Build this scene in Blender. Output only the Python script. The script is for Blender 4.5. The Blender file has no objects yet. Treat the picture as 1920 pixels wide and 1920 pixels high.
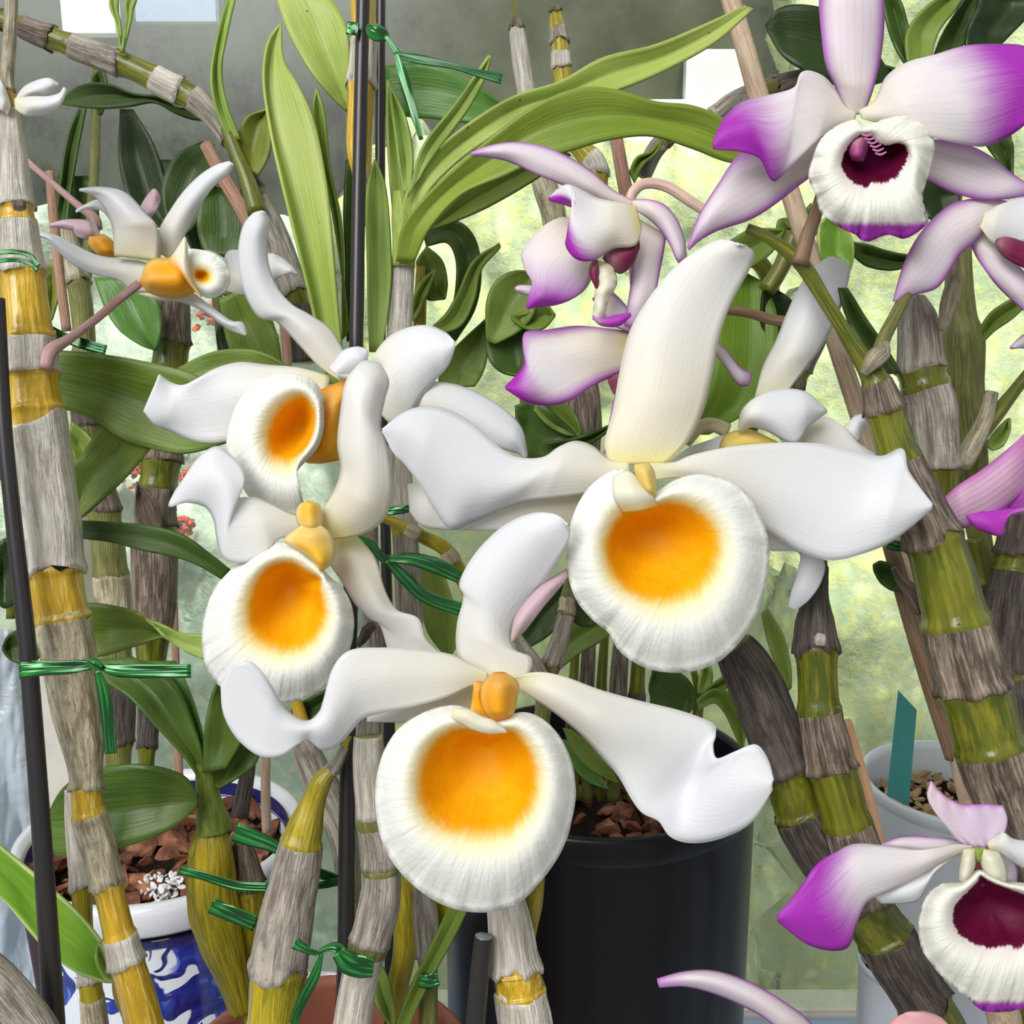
import bpy, math, random
from mathutils import Vector, noise
random.seed(7)
S = bpy.context.scene
COL = S.collection
PI = math.pi
# ---------------------------------------------------------------- camera
F = 1925.0                      # focal length in pixels of a 1920 px frame
PITCH = math.radians(12)
CAM = Vector((0, 0, 0.45))
FWD = Vector((0, math.cos(PITCH), -math.sin(PITCH)))
UP = Vector((0, math.sin(PITCH), math.cos(PITCH)))
cam_data = bpy.data.cameras.new('camera')
cam_data.sensor_width = 36
cam_data.lens = 36 * F / 1920
cam_data.clip_start = 0.01
cam_data.clip_end = 60
cam = bpy.data.objects.new('camera', cam_data)
COL.objects.link(cam)
cam.location = CAM
cam.rotation_euler = (PI / 2 - PITCH, 0, 0)
S.camera = cam
# ---------------------------------------------------------------- world, lights, exposure
w = bpy.data.worlds.new('world'); S.world = w; w.use_nodes = True
wn = w.node_tree; wn.nodes.clear()
_o = wn.nodes.new('ShaderNodeOutputWorld'); _b = wn.nodes.new('ShaderNodeBackground')
_t = wn.nodes.new('ShaderNodeTexCoord'); _s = wn.nodes.new('ShaderNodeSeparateXYZ'); _r = wn.nodes.new('ShaderNodeValToRGB')
wn.links.new(_t.outputs['Generated'], _s.inputs[0]); wn.links.new(_s.outputs[2], _r.inputs[0])
_r.color_ramp.elements[0].position = 0.0; _r.color_ramp.elements[0].color = (0.46, 0.45, 0.42, 1)
_r.color_ramp.elements[1].position = 0.45; _r.color_ramp.elements[1].color = (0.80, 0.86, 0.95, 1)
wn.links.new(_r.outputs[0], _b.inputs[0]); _b.inputs[1].default_value = 0.75
wn.links.new(_b.outputs[0], _o.inputs[0])
def light(name, kind, loc, target, energy, size=1, col=(1, 1, 1), ang=3):
    l = bpy.data.lights.new(name, kind); l.energy = energy; l.color = col
    if kind == 'AREA': l.shape = 'RECTANGLE'; l.size = size; l.size_y = size
    if kind == 'SUN': l.angle = math.radians(ang)
    o = bpy.data.objects.new(name, l); COL.objects.link(o); o.location = loc
    d = Vector(target) - Vector(loc)
    o.rotation_euler = d.to_track_quat('-Z', 'Y').to_euler()
    return o
light('unseen_soft_lamp', 'AREA', (-0.55, -0.75, 1.25), (0, 0.22, 0.36), 24, 0.9, (1.0, 0.99, 0.97))  # unseen lamp added high at front left to give the flowers shape
light('sun', 'SUN', (0.8, -1.2, 2.6), (0.2, 0.3, 0.0), 7.2, ang=6, col=(1, .97, .9))
S.view_settings.view_transform = 'Standard'
S.view_settings.look = 'None'
S.view_settings.gamma = 1
S.view_settings.use_curve_mapping = False
S.view_settings.exposure = 0.0
S.cycles.max_bounces = 8
S.cycles.transparent_max_bounces = 12

# ---------------------------------------------------------------- helpers
def P(x, y, d):
    """pixel (x, y) of the 1920 frame at distance d cm along the view -> world point in m"""
    X = (x - 960) / F * d; Y = (960 - y) / F * d
    return CAM + (FWD * d + Vector((1, 0, 0)) * X + UP * Y) / 100
OFF = {}
def link(name, me, mat, parent=None, thick=0, kind=None, label=None, smooth=True):
    off = OFF.get(parent.name, Vector()) if parent else Vector()
    if off.length: 
        for v in me.vertices: v.co -= off
    if mat: me.materials.append(mat)
    if smooth:
        for p in me.polygons: p.use_smooth = True
    o = bpy.data.objects.new(name, me); COL.objects.link(o)
    if parent: o.parent = parent
    OFF[o.name] = off
    if thick:
        s = o.modifiers.new('thick', 'SOLIDIFY'); s.thickness = thick / 100; s.offset = 0
    if kind: o['kind'] = kind
    if label: o['label'] = label
    return o
def T(name, label, cat, loc, group=None):
    o = bpy.data.objects.new(name, None); COL.objects.link(o)
    o.location = loc; OFF[o.name] = Vector(loc); o.empty_display_size = .01
    o['label'] = label; o['category'] = cat
    if group: o['group'] = group
    return o
def tag(o, label, cat, group=None, kind=None):
    if kind != 'structure': o['label'] = label; o['category'] = cat
    else: o['label'] = label
    if group: o['group'] = group
    if kind: o['kind'] = kind
    return o
def cr(pts, t, closed=False):
    """Catmull-Rom through pts at index parameter t"""
    n = len(pts)
    if n == 1: return pts[0]
    if closed: i = int(math.floor(t)) % n
    else: i = min(max(int(math.floor(t)), 0), n - 2)
    f = t - math.floor(t) if closed else t - i
    g = (lambda k: pts[k % n]) if closed else (lambda k: pts[k] if 0 <= k < n else
         tuple(2 * a - b for a, b in zip(pts[0], pts[1])) if k < 0 else tuple(2 * a - b for a, b in zip(pts[-1], pts[-2])))
    a, b, c, d = g(i - 1), g(i), g(i + 1), g(i + 2)
    return tuple(0.5 * (2 * q + (r - p) * f + (2 * p - 5 * q + 4 * r - s) * f * f + (3 * q - p - 3 * r + s) * f ** 3)
                 for p, q, r, s in zip(a, b, c, d))
def grid(name, V, nu, nv, uv, closed_v=False):
    me = bpy.data.meshes.new(name)
    faces = []; uvs = []
    mv = nv if closed_v else nv - 1
    for i in range(nu - 1):
        for j in range(mv):
            j2 = (j + 1) % nv
            faces.append((i * nv + j, i * nv + j2, (i + 1) * nv + j2, (i + 1) * nv + j))
            uvs += [uv(i, j), uv(i, j + 1), uv(i + 1, j + 1), uv(i + 1, j)]
    me.from_pydata(V, [], faces)
    l = me.uv_layers.new(name='UVMap')
    for k, q in enumerate(uvs): l.data[k].uv = q
    me.update()
    return me
def rails(name, D, R, mat, parent=None, z=(0, 0, 0), bulge=0.0, fold=0.0, ruf=0.0, rf=5.0, thick=0.05, nv=11, per=5, label=None, kind=None):
    """a blade (petal, leaf) between two or three edge rails of (x, y[, dz]); z = depth at base, middle, tip (cm, + is away);
    bulge > 0 bows the middle towards the camera, fold creases it away, ruf waves the margins"""
    R = [[(p[0], p[1], p[2] if len(p) > 2 else 0.0) for p in r] for r in R]
    nu = per * max(len(r) for r in R) + 1
    rng = random.Random(int(R[0][0][0] * 7 + R[0][0][1] * 3 + D)); ph = rng.random() * 6.28
    V = []
    for i in range(nu):
        u = i / (nu - 1)
        q = [cr(r, u * (len(r) - 1)) for r in R]
        zc = (1 - u) ** 2 * z[0] + 2 * u * (1 - u) * (2 * z[1] - 0.5 * (z[0] + z[2])) + u * u * z[2]
        for j in range(nv):
            v = j / (nv - 1)
            if len(q) == 2: x, y, dz = (a * (1 - v) + b * v for a, b in zip(*q))
            else:
                x, y, dz = cr(q, v * (len(q) - 1))
            e = abs(2 * v - 1); taper = min(1.0, 4 * u, 4 * (1 - u) + .15)
            d = D + zc + dz - bulge * math.sin(PI * v) * taper + fold * (1 - e) * taper
            d += ruf * e * e * math.sin(rf * 2 * PI * u + ph + (2.1 if v > .5 else 0)) * taper
            d += ruf * .35 * math.sin(rf * 3.1 * u + ph * 2 + 4 * v) * taper
            V.append(P(x, y, d))
    me = grid(name, V, nu, nv, lambda i, j: (i / (nu - 1), j / (nv - 1)))
    return link(name, me, mat, parent, thick, kind, label)
def ground(pts, D):
    """carry a cane or stake that leaves the frame on down to the sill (or into the pot below)"""
    p = pts[-1]
    if not (p[1] > 1900 or (p[0] > 1900 and p[1] > 1450)): return list(pts)
    d = p[3] if len(p) > 3 else D
    W = P(p[0], p[1], d); r = p[2] / F * d / 100
    z1 = 0.0
    if 480 < p[0] < 830 and d > 22.5: z1 = max(0.0, W.z - .045)
    out = list(pts)
    a = pts[-2]; A = P(a[0], a[1], a[3] if len(a) > 3 else D); st = (W - A)
    for k, m in enumerate((1.0, 2.2, 4.0, 0)):
        q = W + st * (1.0, 1.9, 2.6, 2.8)[k]
        if k < 3 and q.z < z1 + .01: continue
        if k == 3: q.z = z1
        q = q - CAM
        dd = q.dot(FWD) * 100
        out.append((960 + q.x * 100 / dd * F, 960 - q.dot(UP) * 100 / dd * F, r / dd * F * 100, dd))
    return out
def tube(name, pts, mat, parent=None, D=25, i0=None, i1=None, off=1.0, add=0.0, ridges=0, ramp=0.0, jag0=0, jag1=0, vee=0, seg=22, nodes=(), label=None, step=9, flat=1.0, kind=None):
    """a cane, stake or stalk through (x, y, radius_px[, d]); i0..i1 index range, jagged ends for papery sheaths"""
    pts = [(p[0], p[1], p[2], p[3] if len(p) > 3 else D) for p in pts]
    n = len(pts)
    i0 = 0 if i0 is None else i0; i1 = n - 1 if i1 is None else i1
    L = 0; k = i0
    prev = cr(pts, i0)
    for m in range(1, 41):
        c = cr(pts, i0 + (i1 - i0) * m / 40); L += math.hypot(c[0] - prev[0], c[1] - prev[1]); prev = c
    ns = max(5, int(L / step) + 1)
    ph = random.Random(int(pts[0][0] * 13 + pts[0][1])).random() * 6; pj = i0 * 2.7 + ph
    def ja(a, amp, q): return amp * (.5 * math.sin(a * 2 + q) + .3 * math.sin(a * 5 + 2 * q) + .35 * math.sin(a * 9 + q * 3))
    V = []; lens = []; s = 0; last = None
    view = FWD
    for i in range(ns):
        for j in range(seg):
            a = 2 * PI * j / seg
            u = i / (ns - 1)
            per_px = (i1 - i0) / max(L, 1)
            t = i0 + (i1 - i0) * u
            t += ja(a, jag0, pj) * per_px * (1 - u) - ja(a, jag1, pj + 2) * per_px * u
            t += vee * max(0, -math.cos(a)) ** 1.6 * per_px * (1 - u)
            t = min(max(t, 0), n - 1)
            x, y, r, d = cr(pts, t)
            c = P(x, y, d)
            ta, tb = max(0, t - .05), min(n - 1, t + .05)
            A = cr(pts, ta); B = cr(pts, tb)
            tan = (P(B[0], B[1], B[3]) - P(A[0], A[1], A[3])).normalized()
            side = tan.cross(view).normalized(); nn = side.cross(tan).normalized()
            rr = max(r, .5) * off + add
            for nd in nodes:
                rr *= 1 + .13 * math.exp(-((t - nd) / max(per_px, 1e-6) / 9) ** 2)
            if ridges: rr *= 1 + ramp * (math.cos(ridges * a + ph) * .6 + .4 * math.cos((ridges + 3) * a + 2 * ph)) 
            rr *= 1 + ramp * .5 * noise.noise(Vector((x * .02, y * .02, a)))
            rm = rr / F * d / 100
            # v=0 seam faces away from the camera
            V.append(c + (side * math.sin(a) * rm + nn * math.cos(a) * rm * flat))
        lens.append(s)
        s += L / (ns - 1) / F * D
    nv = seg
    me = grid(name, V, ns, nv, lambda i, j: (lens[i], j / seg), closed_v=True)
    import bmesh
    bm = bmesh.new(); bm.from_mesh(me)
    bm.verts.ensure_lookup_table()
    for base in (0, (ns - 1) * nv):
        try: bm.faces.new([bm.verts[base + j] for j in range(nv)])
        except ValueError: pass
    bmesh.ops.recalc_face_normals(bm, faces=bm.faces)
    bm.to_mesh(me); bm.free()
    return link(name, me, mat, parent, 0, kind, label)
def lip(name, D, outer, inner, c, mat, parent, deep=1.6, rim=.25, back=.5, ruf=.06, rk=17, N=120, label=None, cup=0.0, tilt=0.0, throat=None):
    """open trumpet: throat at c, inner outline = colour patch, outer outline = ruffled margin"""
    nin, nout = 9, 12
    x0 = min(p[0] for p in outer); x1 = max(p[0] for p in outer); y0 = min(p[1] for p in outer); y1 = max(p[1] for p in outer)
    V = []; T2 = []; YN = []
    for i in range(nin + nout + 1):
        t = i / nin if i <= nin else 1 + (i - nin) / nout
        for j in range(N):
            a = j / N
            o = cr([p[:2] for p in outer], a * len(outer), True); q = cr([p[:2] for p in inner], a * len(inner), True)
            if t <= 1:
                f = t
                x = c[0] + (q[0] - c[0]) * f; y = c[1] + (q[1] - c[1]) * f
                zz = deep * .62 * (1 - t * t)
            else:
                f = t - 1
                x = q[0] + (o[0] - q[0]) * f; y = q[1] + (o[1] - q[1]) * f
                zz = -rim * math.sin(PI * min(1, f * 1.1)) + back * f * f
                zz += (ruf * math.sin(2 * PI * a * rk + 1) + ruf * .6 * math.sin(2 * PI * a * (rk * 1.7 // 1) + 2)) * f ** 3
                zz += ruf * .5 * math.sin(2 * PI * a * (rk * 3)) * f ** 3
            zz += tilt * (y - c[1]) / (y1 - y0) + cup * ((x - c[0]) / (x1 - x0)) ** 2
            V.append(P(x, y, D + zz)); YN.append((y - y0) / (y1 - y0))
    nu = nin + nout + 1
    me = grid(name, V, nu, N, lambda i, j: ((i / nin * .5 if i <= nin else .5 + .5 * (i - nin) / nout), j / N), closed_v=True)
    at = me.attributes.new('yn', 'FLOAT', 'POINT')
    at.data.foreach_set('value', YN)
    import bmesh
    bm = bmesh.new(); bm.from_mesh(me); bm.verts.ensure_lookup_table(); bmesh.ops.remove_doubles(bm, verts=[bm.verts[j] for j in range(N)], dist=1e-6); bm.to_mesh(me); bm.free()
    return link(name, me, mat, parent, .05, None, label)
def poly_box(name, lo, hi, mat, parent=None, kind=None, label=None, bev=0.0):
    import bmesh
    bm = bmesh.new(); bmesh.ops.create_cube(bm, size=1)
    for v in bm.verts: v.co = Vector([lo[k] + (v.co[k] + .5) * (hi[k] - lo[k]) for k in range(3)])
    if bev: bmesh.ops.bevel(bm, geom=bm.edges[:], offset=bev, segments=2, affect='EDGES')
    me = bpy.data.meshes.new(name); bm.to_mesh(me); bm.free()
    return link(name, me, mat, parent, 0, kind, label, smooth=False)
def lathe(name, c, prof, mat, parent=None, seg=96, kind=None, label=None, sx=1.0):
    """prof: list of (radius cm, height cm) from c"""
    V = []
    for r, h in prof:
        for j in range(seg):
            a = 2 * PI * j / seg
            V.append(Vector((c[0] + sx * r / 100 * math.sin(a), c[1] + r / 100 * math.cos(a), c[2] + h / 100)))
    n = len(prof)
    me = grid(name, V, n, seg, lambda i, j: (i / (n - 1), j / seg), closed_v=True)
    o = link(name, me, mat, parent, 0, kind, label)
    return o

# ---------------------------------------------------------------- materials
class G:
    """small node-graph writer"""
    def __init__(s, name):
        s.m = bpy.data.materials.new(name); s.m.use_nodes = True; s.t = s.m.node_tree; s.t.nodes.clear()
    def n(s, typ, ins=None, out=0, **kw):
        nd = s.t.nodes.new('ShaderNode' + typ)
        for k, v in kw.items(): setattr(nd, k, v)
        for k, v in (ins or {}).items():
            i = nd.inputs[k]
            if hasattr(v, 'is_linked') or isinstance(v, bpy.types.NodeSocket): s.t.links.new(v, i)
            else: i.default_value = (tuple(v) + (1,)) if isinstance(v, (tuple, list)) and len(v) == 3 and i.type == 'RGBA' else v
        return nd.outputs[out] if out is not None and len(nd.outputs) else None
    def math(s, op, a, b=0.0, c=0.0, clamp=False):
        return s.n('Math', {0: a, 1: b, 2: c}, operation=op, use_clamp=clamp)
    def mr(s, x, a, b, c=0.0, d=1.0, smooth=True):
        return s.n('MapRange', {0: x, 1: a, 2: b, 3: c, 4: d}, interpolation_type='SMOOTHSTEP' if smooth else 'LINEAR')
    def mix(s, f, a, b, bt='MIX'):
        return s.n('Mix', {0: f, 6: a, 7: b}, out=2, data_type='RGBA', blend_type=bt)
    def vec(s, x=0.0, y=0.0, z=0.0): return s.n('CombineXYZ', {0: x, 1: y, 2: z})
    def noise(s, v, sc, det=3, rough=.55, dist=0.0, out=0):
        return s.n('TexNoise', {'Vector': v, 'Scale': sc, 'Detail': det, 'Roughness': rough, 'Distortion': dist}, out=out)
    def uv(s):
        u = s.n('UVMap', uv_map='UVMap'); q = s.t.nodes.new('ShaderNodeSeparateXYZ'); s.t.links.new(u, q.inputs[0])
        return q.outputs[0], q.outputs[1]
    def obj(s): return s.n('TexCoord', out=3)
    def ramp(s, f, stops):
        nd = s.t.nodes.new('ShaderNodeValToRGB'); s.t.links.new(f, nd.inputs[0]); e = nd.color_ramp.elements
        while len(e) < len(stops): e.new(.5)
        for k, (p, c) in enumerate(stops): e[k].position = p; e[k].color = (*c, 1)
        return nd.outputs[0]
    def bsdf(s, col, rough=.5, spec=.4, bump=None, bd=.0003, bs=1.0, trans=0.0, tcol=None, coat=0.0, metal=0.0):
        ins = {'Base Color': col, 'Roughness': rough, 'Specular IOR Level': spec, 'Metallic': metal, 'Coat Weight': coat, 'Coat Roughness': .15}
        nrm = None
        if bump is not None:
            nrm = s.n('Bump', {'Height': bump, 'Distance': bd, 'Strength': bs}); ins['Normal'] = nrm
        b = s.n('BsdfPrincipled', ins)
        if trans:
            ti = {'Color': tcol if tcol is not None else col}
            if nrm is not None: ti['Normal'] = nrm
            tr = s.n('BsdfTranslucent', ti)
            b = s.n('MixShader', {0: trans, 1: b, 2: tr})
        s.n('OutputMaterial', {'Surface': b}, out=None)
        return s.m
def srgb(r, g, b):
    f = lambda c: (c / 255 / 12.92) if c / 255 <= .04045 else ((c / 255 + .055) / 1.055) ** 2.4
    return (f(r), f(g), f(b))
def petal_mat(name, base=(236, 234, 232), root=(238, 226, 140), tip=None, edge=None, t0=.6, t1=.85, rootlen=.14, e0=.7, vein=0.0, veincol=(190, 120, 190), trans=.28, mid=None, side=None):
    g = G(name); u, v = g.uv()
    col = g.mix(1.0, srgb(*base), srgb(*base))
    streak = g.noise(g.vec(g.math('MULTIPLY', u, 2.5), g.math('MULTIPLY', v, 26.0), 0.0), 1.0, 4)
    soft = g.noise(g.obj(), 60.0, 3)
    col = g.mix(g.mr(streak, .45, .75, 0, .08), col, srgb(205, 203, 204))
    col = g.mix(g.mr(u, 0.0, .6, .55, 0), col, srgb(*[a_ * .6 + b_ * .4 for a_, b_ in zip((226, 216, 196), root)]))
    col = g.mix(g.mr(u, 0.0, rootlen, .8, 0), col, srgb(*root))
    e = g.math('MULTIPLY', g.math('ABSOLUTE', g.math('SUBTRACT', v, .5)), 2.0)
    if vein:
        wv = g.n('TexWave', {'Vector': g.vec(g.math('MULTIPLY', u, .4), v, 0.0), 'Scale': 2.6, 'Distortion': .8, 'Detail': 2.0}, out=1, bands_direction='Y')
        col = g.mix(g.mr(wv, .8, 1.0, 0, vein), col, srgb(*veincol))
    if edge:
        col = g.mix(g.mr(g.math('ADD', e, g.math('MULTIPLY', g.math('SUBTRACT', soft, .5), .35)), e0, 1.05, 0, .9), col, srgb(*edge))
    if tip:
        uu = g.math('ADD', u, g.math('MULTIPLY', g.math('SUBTRACT', streak, .5), .15))
        uu = g.math('ADD', uu, g.math('MULTIPLY', g.math('SUBTRACT', soft, .5), .12))
        if side is not None:
            uu = g.math('ADD', uu, g.math('MULTIPLY', g.math('SUBTRACT', v, .5), side))
        else: uu = g.math('ADD', uu, g.math('MULTIPLY', g.math('MULTIPLY', e, e), .10))
        f = g.mr(uu, t0, t1, 0, 1)
        col = g.mix(f, col, srgb(*tip))
    bmp = g.math('ADD', streak, g.math('MULTIPLY', g.noise(g.obj(), 900.0, 2), .35))
    return g.bsdf(col, .42, .35, bmp, .0003, .3, trans)
def lip_mat(name, core, core2, rimcol, m0, m1, edgecol=None, y0=.8, y1=.9, deepcol=None, halo=None):
    g = G(name); t, a = g.uv()
    st = g.noise(g.vec(g.math('MULTIPLY', t, 3.0), g.math('MULTIPLY', a, 75.0), 0.0), 1.0, 3)
    st2 = g.noise(g.vec(g.math('MULTIPLY', t, 8.0), g.math('MULTIPLY', a, 30.0), 3.0), 1.0, 3)
    soft = g.noise(g.obj(), 140.0, 3)
    col = g.mix(g.mr(st, .4, .7, 0, .3), srgb(*rimcol), srgb(234, 236, 230))
    tt = g.math('ADD', t, g.math('MULTIPLY', g.math('SUBTRACT', st, .5), .10))
    tt = g.math('ADD', tt, g.math('MULTIPLY', g.math('SUBTRACT', soft, .5), .05))
    if halo: col = g.mix(g.mr(tt, m0, m1 + .16, .75, 0), col, srgb(*halo))
    if edgecol:
        yn = g.n('Attribute', attribute_name='yn', out=2)
        y = g.math('ADD', yn, g.math('MULTIPLY', g.math('SUBTRACT', st, .5), .05))
        col = g.mix(g.math('MULTIPLY', g.mr(y, y0, y1), g.mr(t, .66, .82)), col, srgb(*edgecol))
    inner = g.mix(g.mr(g.math('ADD', soft, g.math('MULTIPLY', st2, .5)), .5, 1.0), srgb(*core), srgb(*core2))
    if deepcol: inner = g.mix(g.mr(t, .05, .3, 1, 0), inner, srgb(*deepcol))
    col = g.mix(g.mr(tt, m0, m1, 1, 0), col, inner)
    bmp = g.math('ADD', g.math('MULTIPLY', st, g.mr(t, .5, .75)), g.math('MULTIPLY', g.noise(g.obj(), 700.0, 2), .4))
    return g.bsdf(col, .55, .25, bmp, .0006, .55, .22)
_lm = {}
def leaf_mat(c1=(140, 165, 70), c2=(95, 130, 45), spots=.0, gloss=.38, edge=None, trans=.22, spot_col=(40, 45, 25)):
    key = (c1, c2, spots, gloss, edge, trans)
    if key in _lm: return _lm[key]
    g = G('leaf'); u, v = g.uv()
    st = g.noise(g.vec(g.math('MULTIPLY', u, 3.0), g.math('MULTIPLY', v, 22.0), 0.0), 1.0, 4)
    big = g.noise(g.obj(), 22.0, 3, dist=.4)
    col = g.mix(g.mr(big, .35, .65), srgb(*c1), srgb(*c2))
    col = g.mix(g.mr(st, .35, .7, 0, .4), col, srgb(*[min(255, k * 1.16) for k in c1]))
    e = g.math('MULTIPLY', g.math('ABSOLUTE', g.math('SUBTRACT', v, .5)), 2.0)
    col = g.mix(g.mr(e, .0, .07, .35, 0), col, srgb(*[k * .72 for k in c2]))
    if edge: col = g.mix(g.mr(e, .9, .99, 0, .8), col, srgb(*edge))
    if spots:
        vo = g.n('TexVoronoi', {'Vector': g.obj(), 'Scale': 300.0}, out=0)
        msk = g.math('MULTIPLY', g.mr(vo, .08, .14, 1, 0), g.mr(g.noise(g.obj(), 90.0, 2), .56, .66, 0, spots))
        col = g.mix(msk, col, srgb(*spot_col))
    bmp = g.math('ADD', st, g.math('MULTIPLY', g.noise(g.obj(), 500.0, 2), .3))
    _lm[key] = g.bsdf(col, gloss, .38, bmp, .0004, .5, trans)
    return _lm[key]
def bark_mat(name, c1, c2, c3, gloss=.6, specks=.4, bd=.0012, coat=0.0, vs=14.0, us=.55):
    """cane surface: fibres run along the cane (u in cm, v round it)"""
    g = G(name); u, v = g.uv()
    f1 = g.noise(g.vec(g.math('MULTIPLY', u, us), g.math('MULTIPLY', v, vs), 0.0), 1.0, 6, .65, .8)
    f2 = g.noise(g.vec(g.math('MULTIPLY', u, us * 2), g.math('MULTIPLY', v, vs * 4), 5.0), 1.0, 4, .6, .3)
    bl = g.noise(g.obj(), 130.0, 5, .65)
    col = g.mix(g.mr(f1, .38, .62), srgb(*c1), srgb(*c2))
    col = g.mix(g.mr(f2, .48, .66, 0, .55), col, srgb(*c3))
    col = g.mix(g.mr(bl, .52, .68, 0, specks), col, srgb(*[k * .55 for k in c2]))
    fine = g.noise(g.obj(), 700.0, 3, .7)
    col = g.mix(g.mr(fine, .58, .7, 0, specks * .8), col, srgb(*[k * .35 for k in c2]))
    bmp = g.math('ADD', g.math('ADD', f1, g.math('MULTIPLY', f2, .7)), g.math('MULTIPLY', bl, .4))
    return g.bsdf(col, gloss, .35, bmp, bd, .8, 0, None, coat)
def plain(name, c, rough=.5, spec=.4, metal=0, noise_amt=.15, sc=60.0, coat=0.0, trans=0):
    g = G(name)
    n = g.noise(g.obj(), sc, 4)
    col = g.mix(g.mr(n, .35, .65, 0, noise_amt * 3), srgb(*c), srgb(*[k * .78 for k in c]))
    return g.bsdf(col, rough, spec, n, .0002, .3, trans, None, coat, metal)

WH = petal_mat('white_petal')
WHC = petal_mat('white_petal_cool', base=(232, 233, 238), root=(236, 232, 190))
WPK = petal_mat('pinkish_petal', base=(214, 186, 198), root=(224, 200, 190))
ORG = petal_mat('yellow_throat', base=(248, 180, 30), root=(240, 160, 20), edge=(250, 214, 110), e0=.5, trans=.3)
YEL = petal_mat('pale_yellow_column', base=(246, 220, 120), root=(244, 214, 90), trans=.3)
PUR = petal_mat('purple_tipped_petal', base=(234, 228, 234), root=(236, 232, 205), tip=(178, 52, 190), t0=.54, t1=.86, vein=.05)
PURW = petal_mat('purple_tipped_side_petal', base=(234, 228, 234), root=(236, 232, 205), tip=(176, 50, 188), t0=.46, t1=.80, side=.2, vein=.05)
LIL = petal_mat('lilac_sepal', base=(236, 226, 234), root=(236, 230, 214), edge=(190, 96, 204), tip=(196, 112, 208), t0=.78, t1=1.1, e0=.55, vein=.10, rootlen=.14)
STR = petal_mat('striped_lilac_sepal', base=(214, 176, 200), root=(196, 100, 190), edge=(200, 110, 196), vein=.5, veincol=(190, 110, 186), rootlen=.3, e0=.5)
MAG = petal_mat('magenta_petal', base=(188, 60, 196), root=(206, 130, 206), rootlen=.3)
MAR = petal_mat('maroon_throat', base=(118, 18, 66), root=(96, 10, 50), trans=.15)
CREAM = petal_mat('cream_lip', base=(238, 236, 218), root=(240, 236, 190))
LIPY = lip_mat('yellow_throated_lip', (253, 190, 10), (246, 172, 6), (247, 248, 243), .46, .60, halo=(248, 226, 96), deepcol=(247, 176, 8))
LIPP = lip_mat('maroon_throated_lip', (108, 6, 56), (84, 4, 44), (246, 246, 236), .485, .515, edgecol=(186, 66, 196), y0=.82, y1=.88, deepcol=(150, 40, 120), halo=(242, 226, 226))
LIPP2 = lip_mat('maroon_throated_lip_lower', (112, 8, 58), (88, 4, 46), (246, 246, 236), .485, .515, edgecol=(176, 60, 186), y0=.9, y1=.95, deepcol=(96, 6, 50), halo=(242, 226, 226))
M_STEM = bark_mat('stem_yellow_green', (178, 158, 28), (132, 124, 20), (206, 190, 70), .3, .12, .0008, .3)
M_STEMG = bark_mat('stem_green', (106, 110, 26), (74, 84, 18), (146, 138, 40), .28, .12, .0005, .35, 6.0, .4)
M_STEMY = bark_mat('stem_golden', (206, 164, 34), (172, 138, 18), (236, 212, 118), .25, .12, .0006, .5, 8.0, .35)
M_OLIVE = bark_mat('stem_olive', (126, 128, 66), (96, 98, 48), (150, 148, 92), .4, .2, .0008, .1)
SH_GREY = bark_mat('sheath_grey', (176, 168, 156), (122, 112, 102), (206, 200, 190), .55, .4)
SH_BROWN = bark_mat('sheath_brown', (136, 120, 106), (78, 66, 56), (186, 172, 156), .6, .4)
SH_DARK = bark_mat('sheath_dark', (98, 88, 82), (62, 54, 50), (128, 118, 110), .6, .4)
SH_SILV = bark_mat('sheath_silver', (214, 208, 198), (170, 162, 148), (236, 232, 226), .4, .25, .0012, .2)
SH_STRAW = bark_mat('sheath_straw', (186, 176, 148), (132, 120, 92), (220, 214, 196), .45, .5, .0012, .2, 9.0, .8)
SH = {'g': SH_GREY, 'b': SH_BROWN, 'd': SH_DARK, 's': SH_SILV, 'y': SH_STRAW}
M_STALK = bark_mat('flower_stalk', (186, 150, 150), (160, 120, 118), (206, 178, 172), .5, .1, .0003)
M_BROWNST = bark_mat('brown_stalk', (142, 116, 92), (112, 88, 66), (168, 140, 112), .5, .2, .0004)
M_WOOD = bark_mat('bamboo', (206, 182, 158), (180, 152, 126), (226, 208, 188), .6, .2, .0005)
M_WOODP = bark_mat('pinkish_wood', (186, 146, 124), (156, 116, 98), (206, 172, 150), .65, .3, .0006)
M_BLACK = plain('black_stake_coating', (42, 38, 40), .32, .5, 0, .1)
M_RIB = None
def ribbon_mat():
    g = G('green_foil'); u, v = g.uv()
    n = g.noise(g.vec(g.math('MULTIPLY', u, 1.0), g.math('MULTIPLY', v, 4.5), 0.0), 1.0, 1)
    col = g.mix(g.mr(n, .42, .68), srgb(6, 72, 26), srgb(50, 170, 70))
    return g.bsdf(col, .2, .6, n, .0008, .5, 0, None, .6, .45)
M_RIB = ribbon_mat()
# ---------------------------------------------------------------- setting: sill, window, outdoors
def xr(x, d): return (x - 960) / F * d / 100
sill_m = plain('sill_paint', (168, 184, 206), .5, .4, 0, .1)
o = poly_box('trim_1', (-.75, .10, -.04), (.75, .575, 0.0), sill_m, None, 'structure', 'pale blue painted window sill'); o['category'] = 'window sill'
del o['category']
frame_m = plain('frame_paint', (224, 216, 204), .6, .3, 0, .12, 30)
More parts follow.
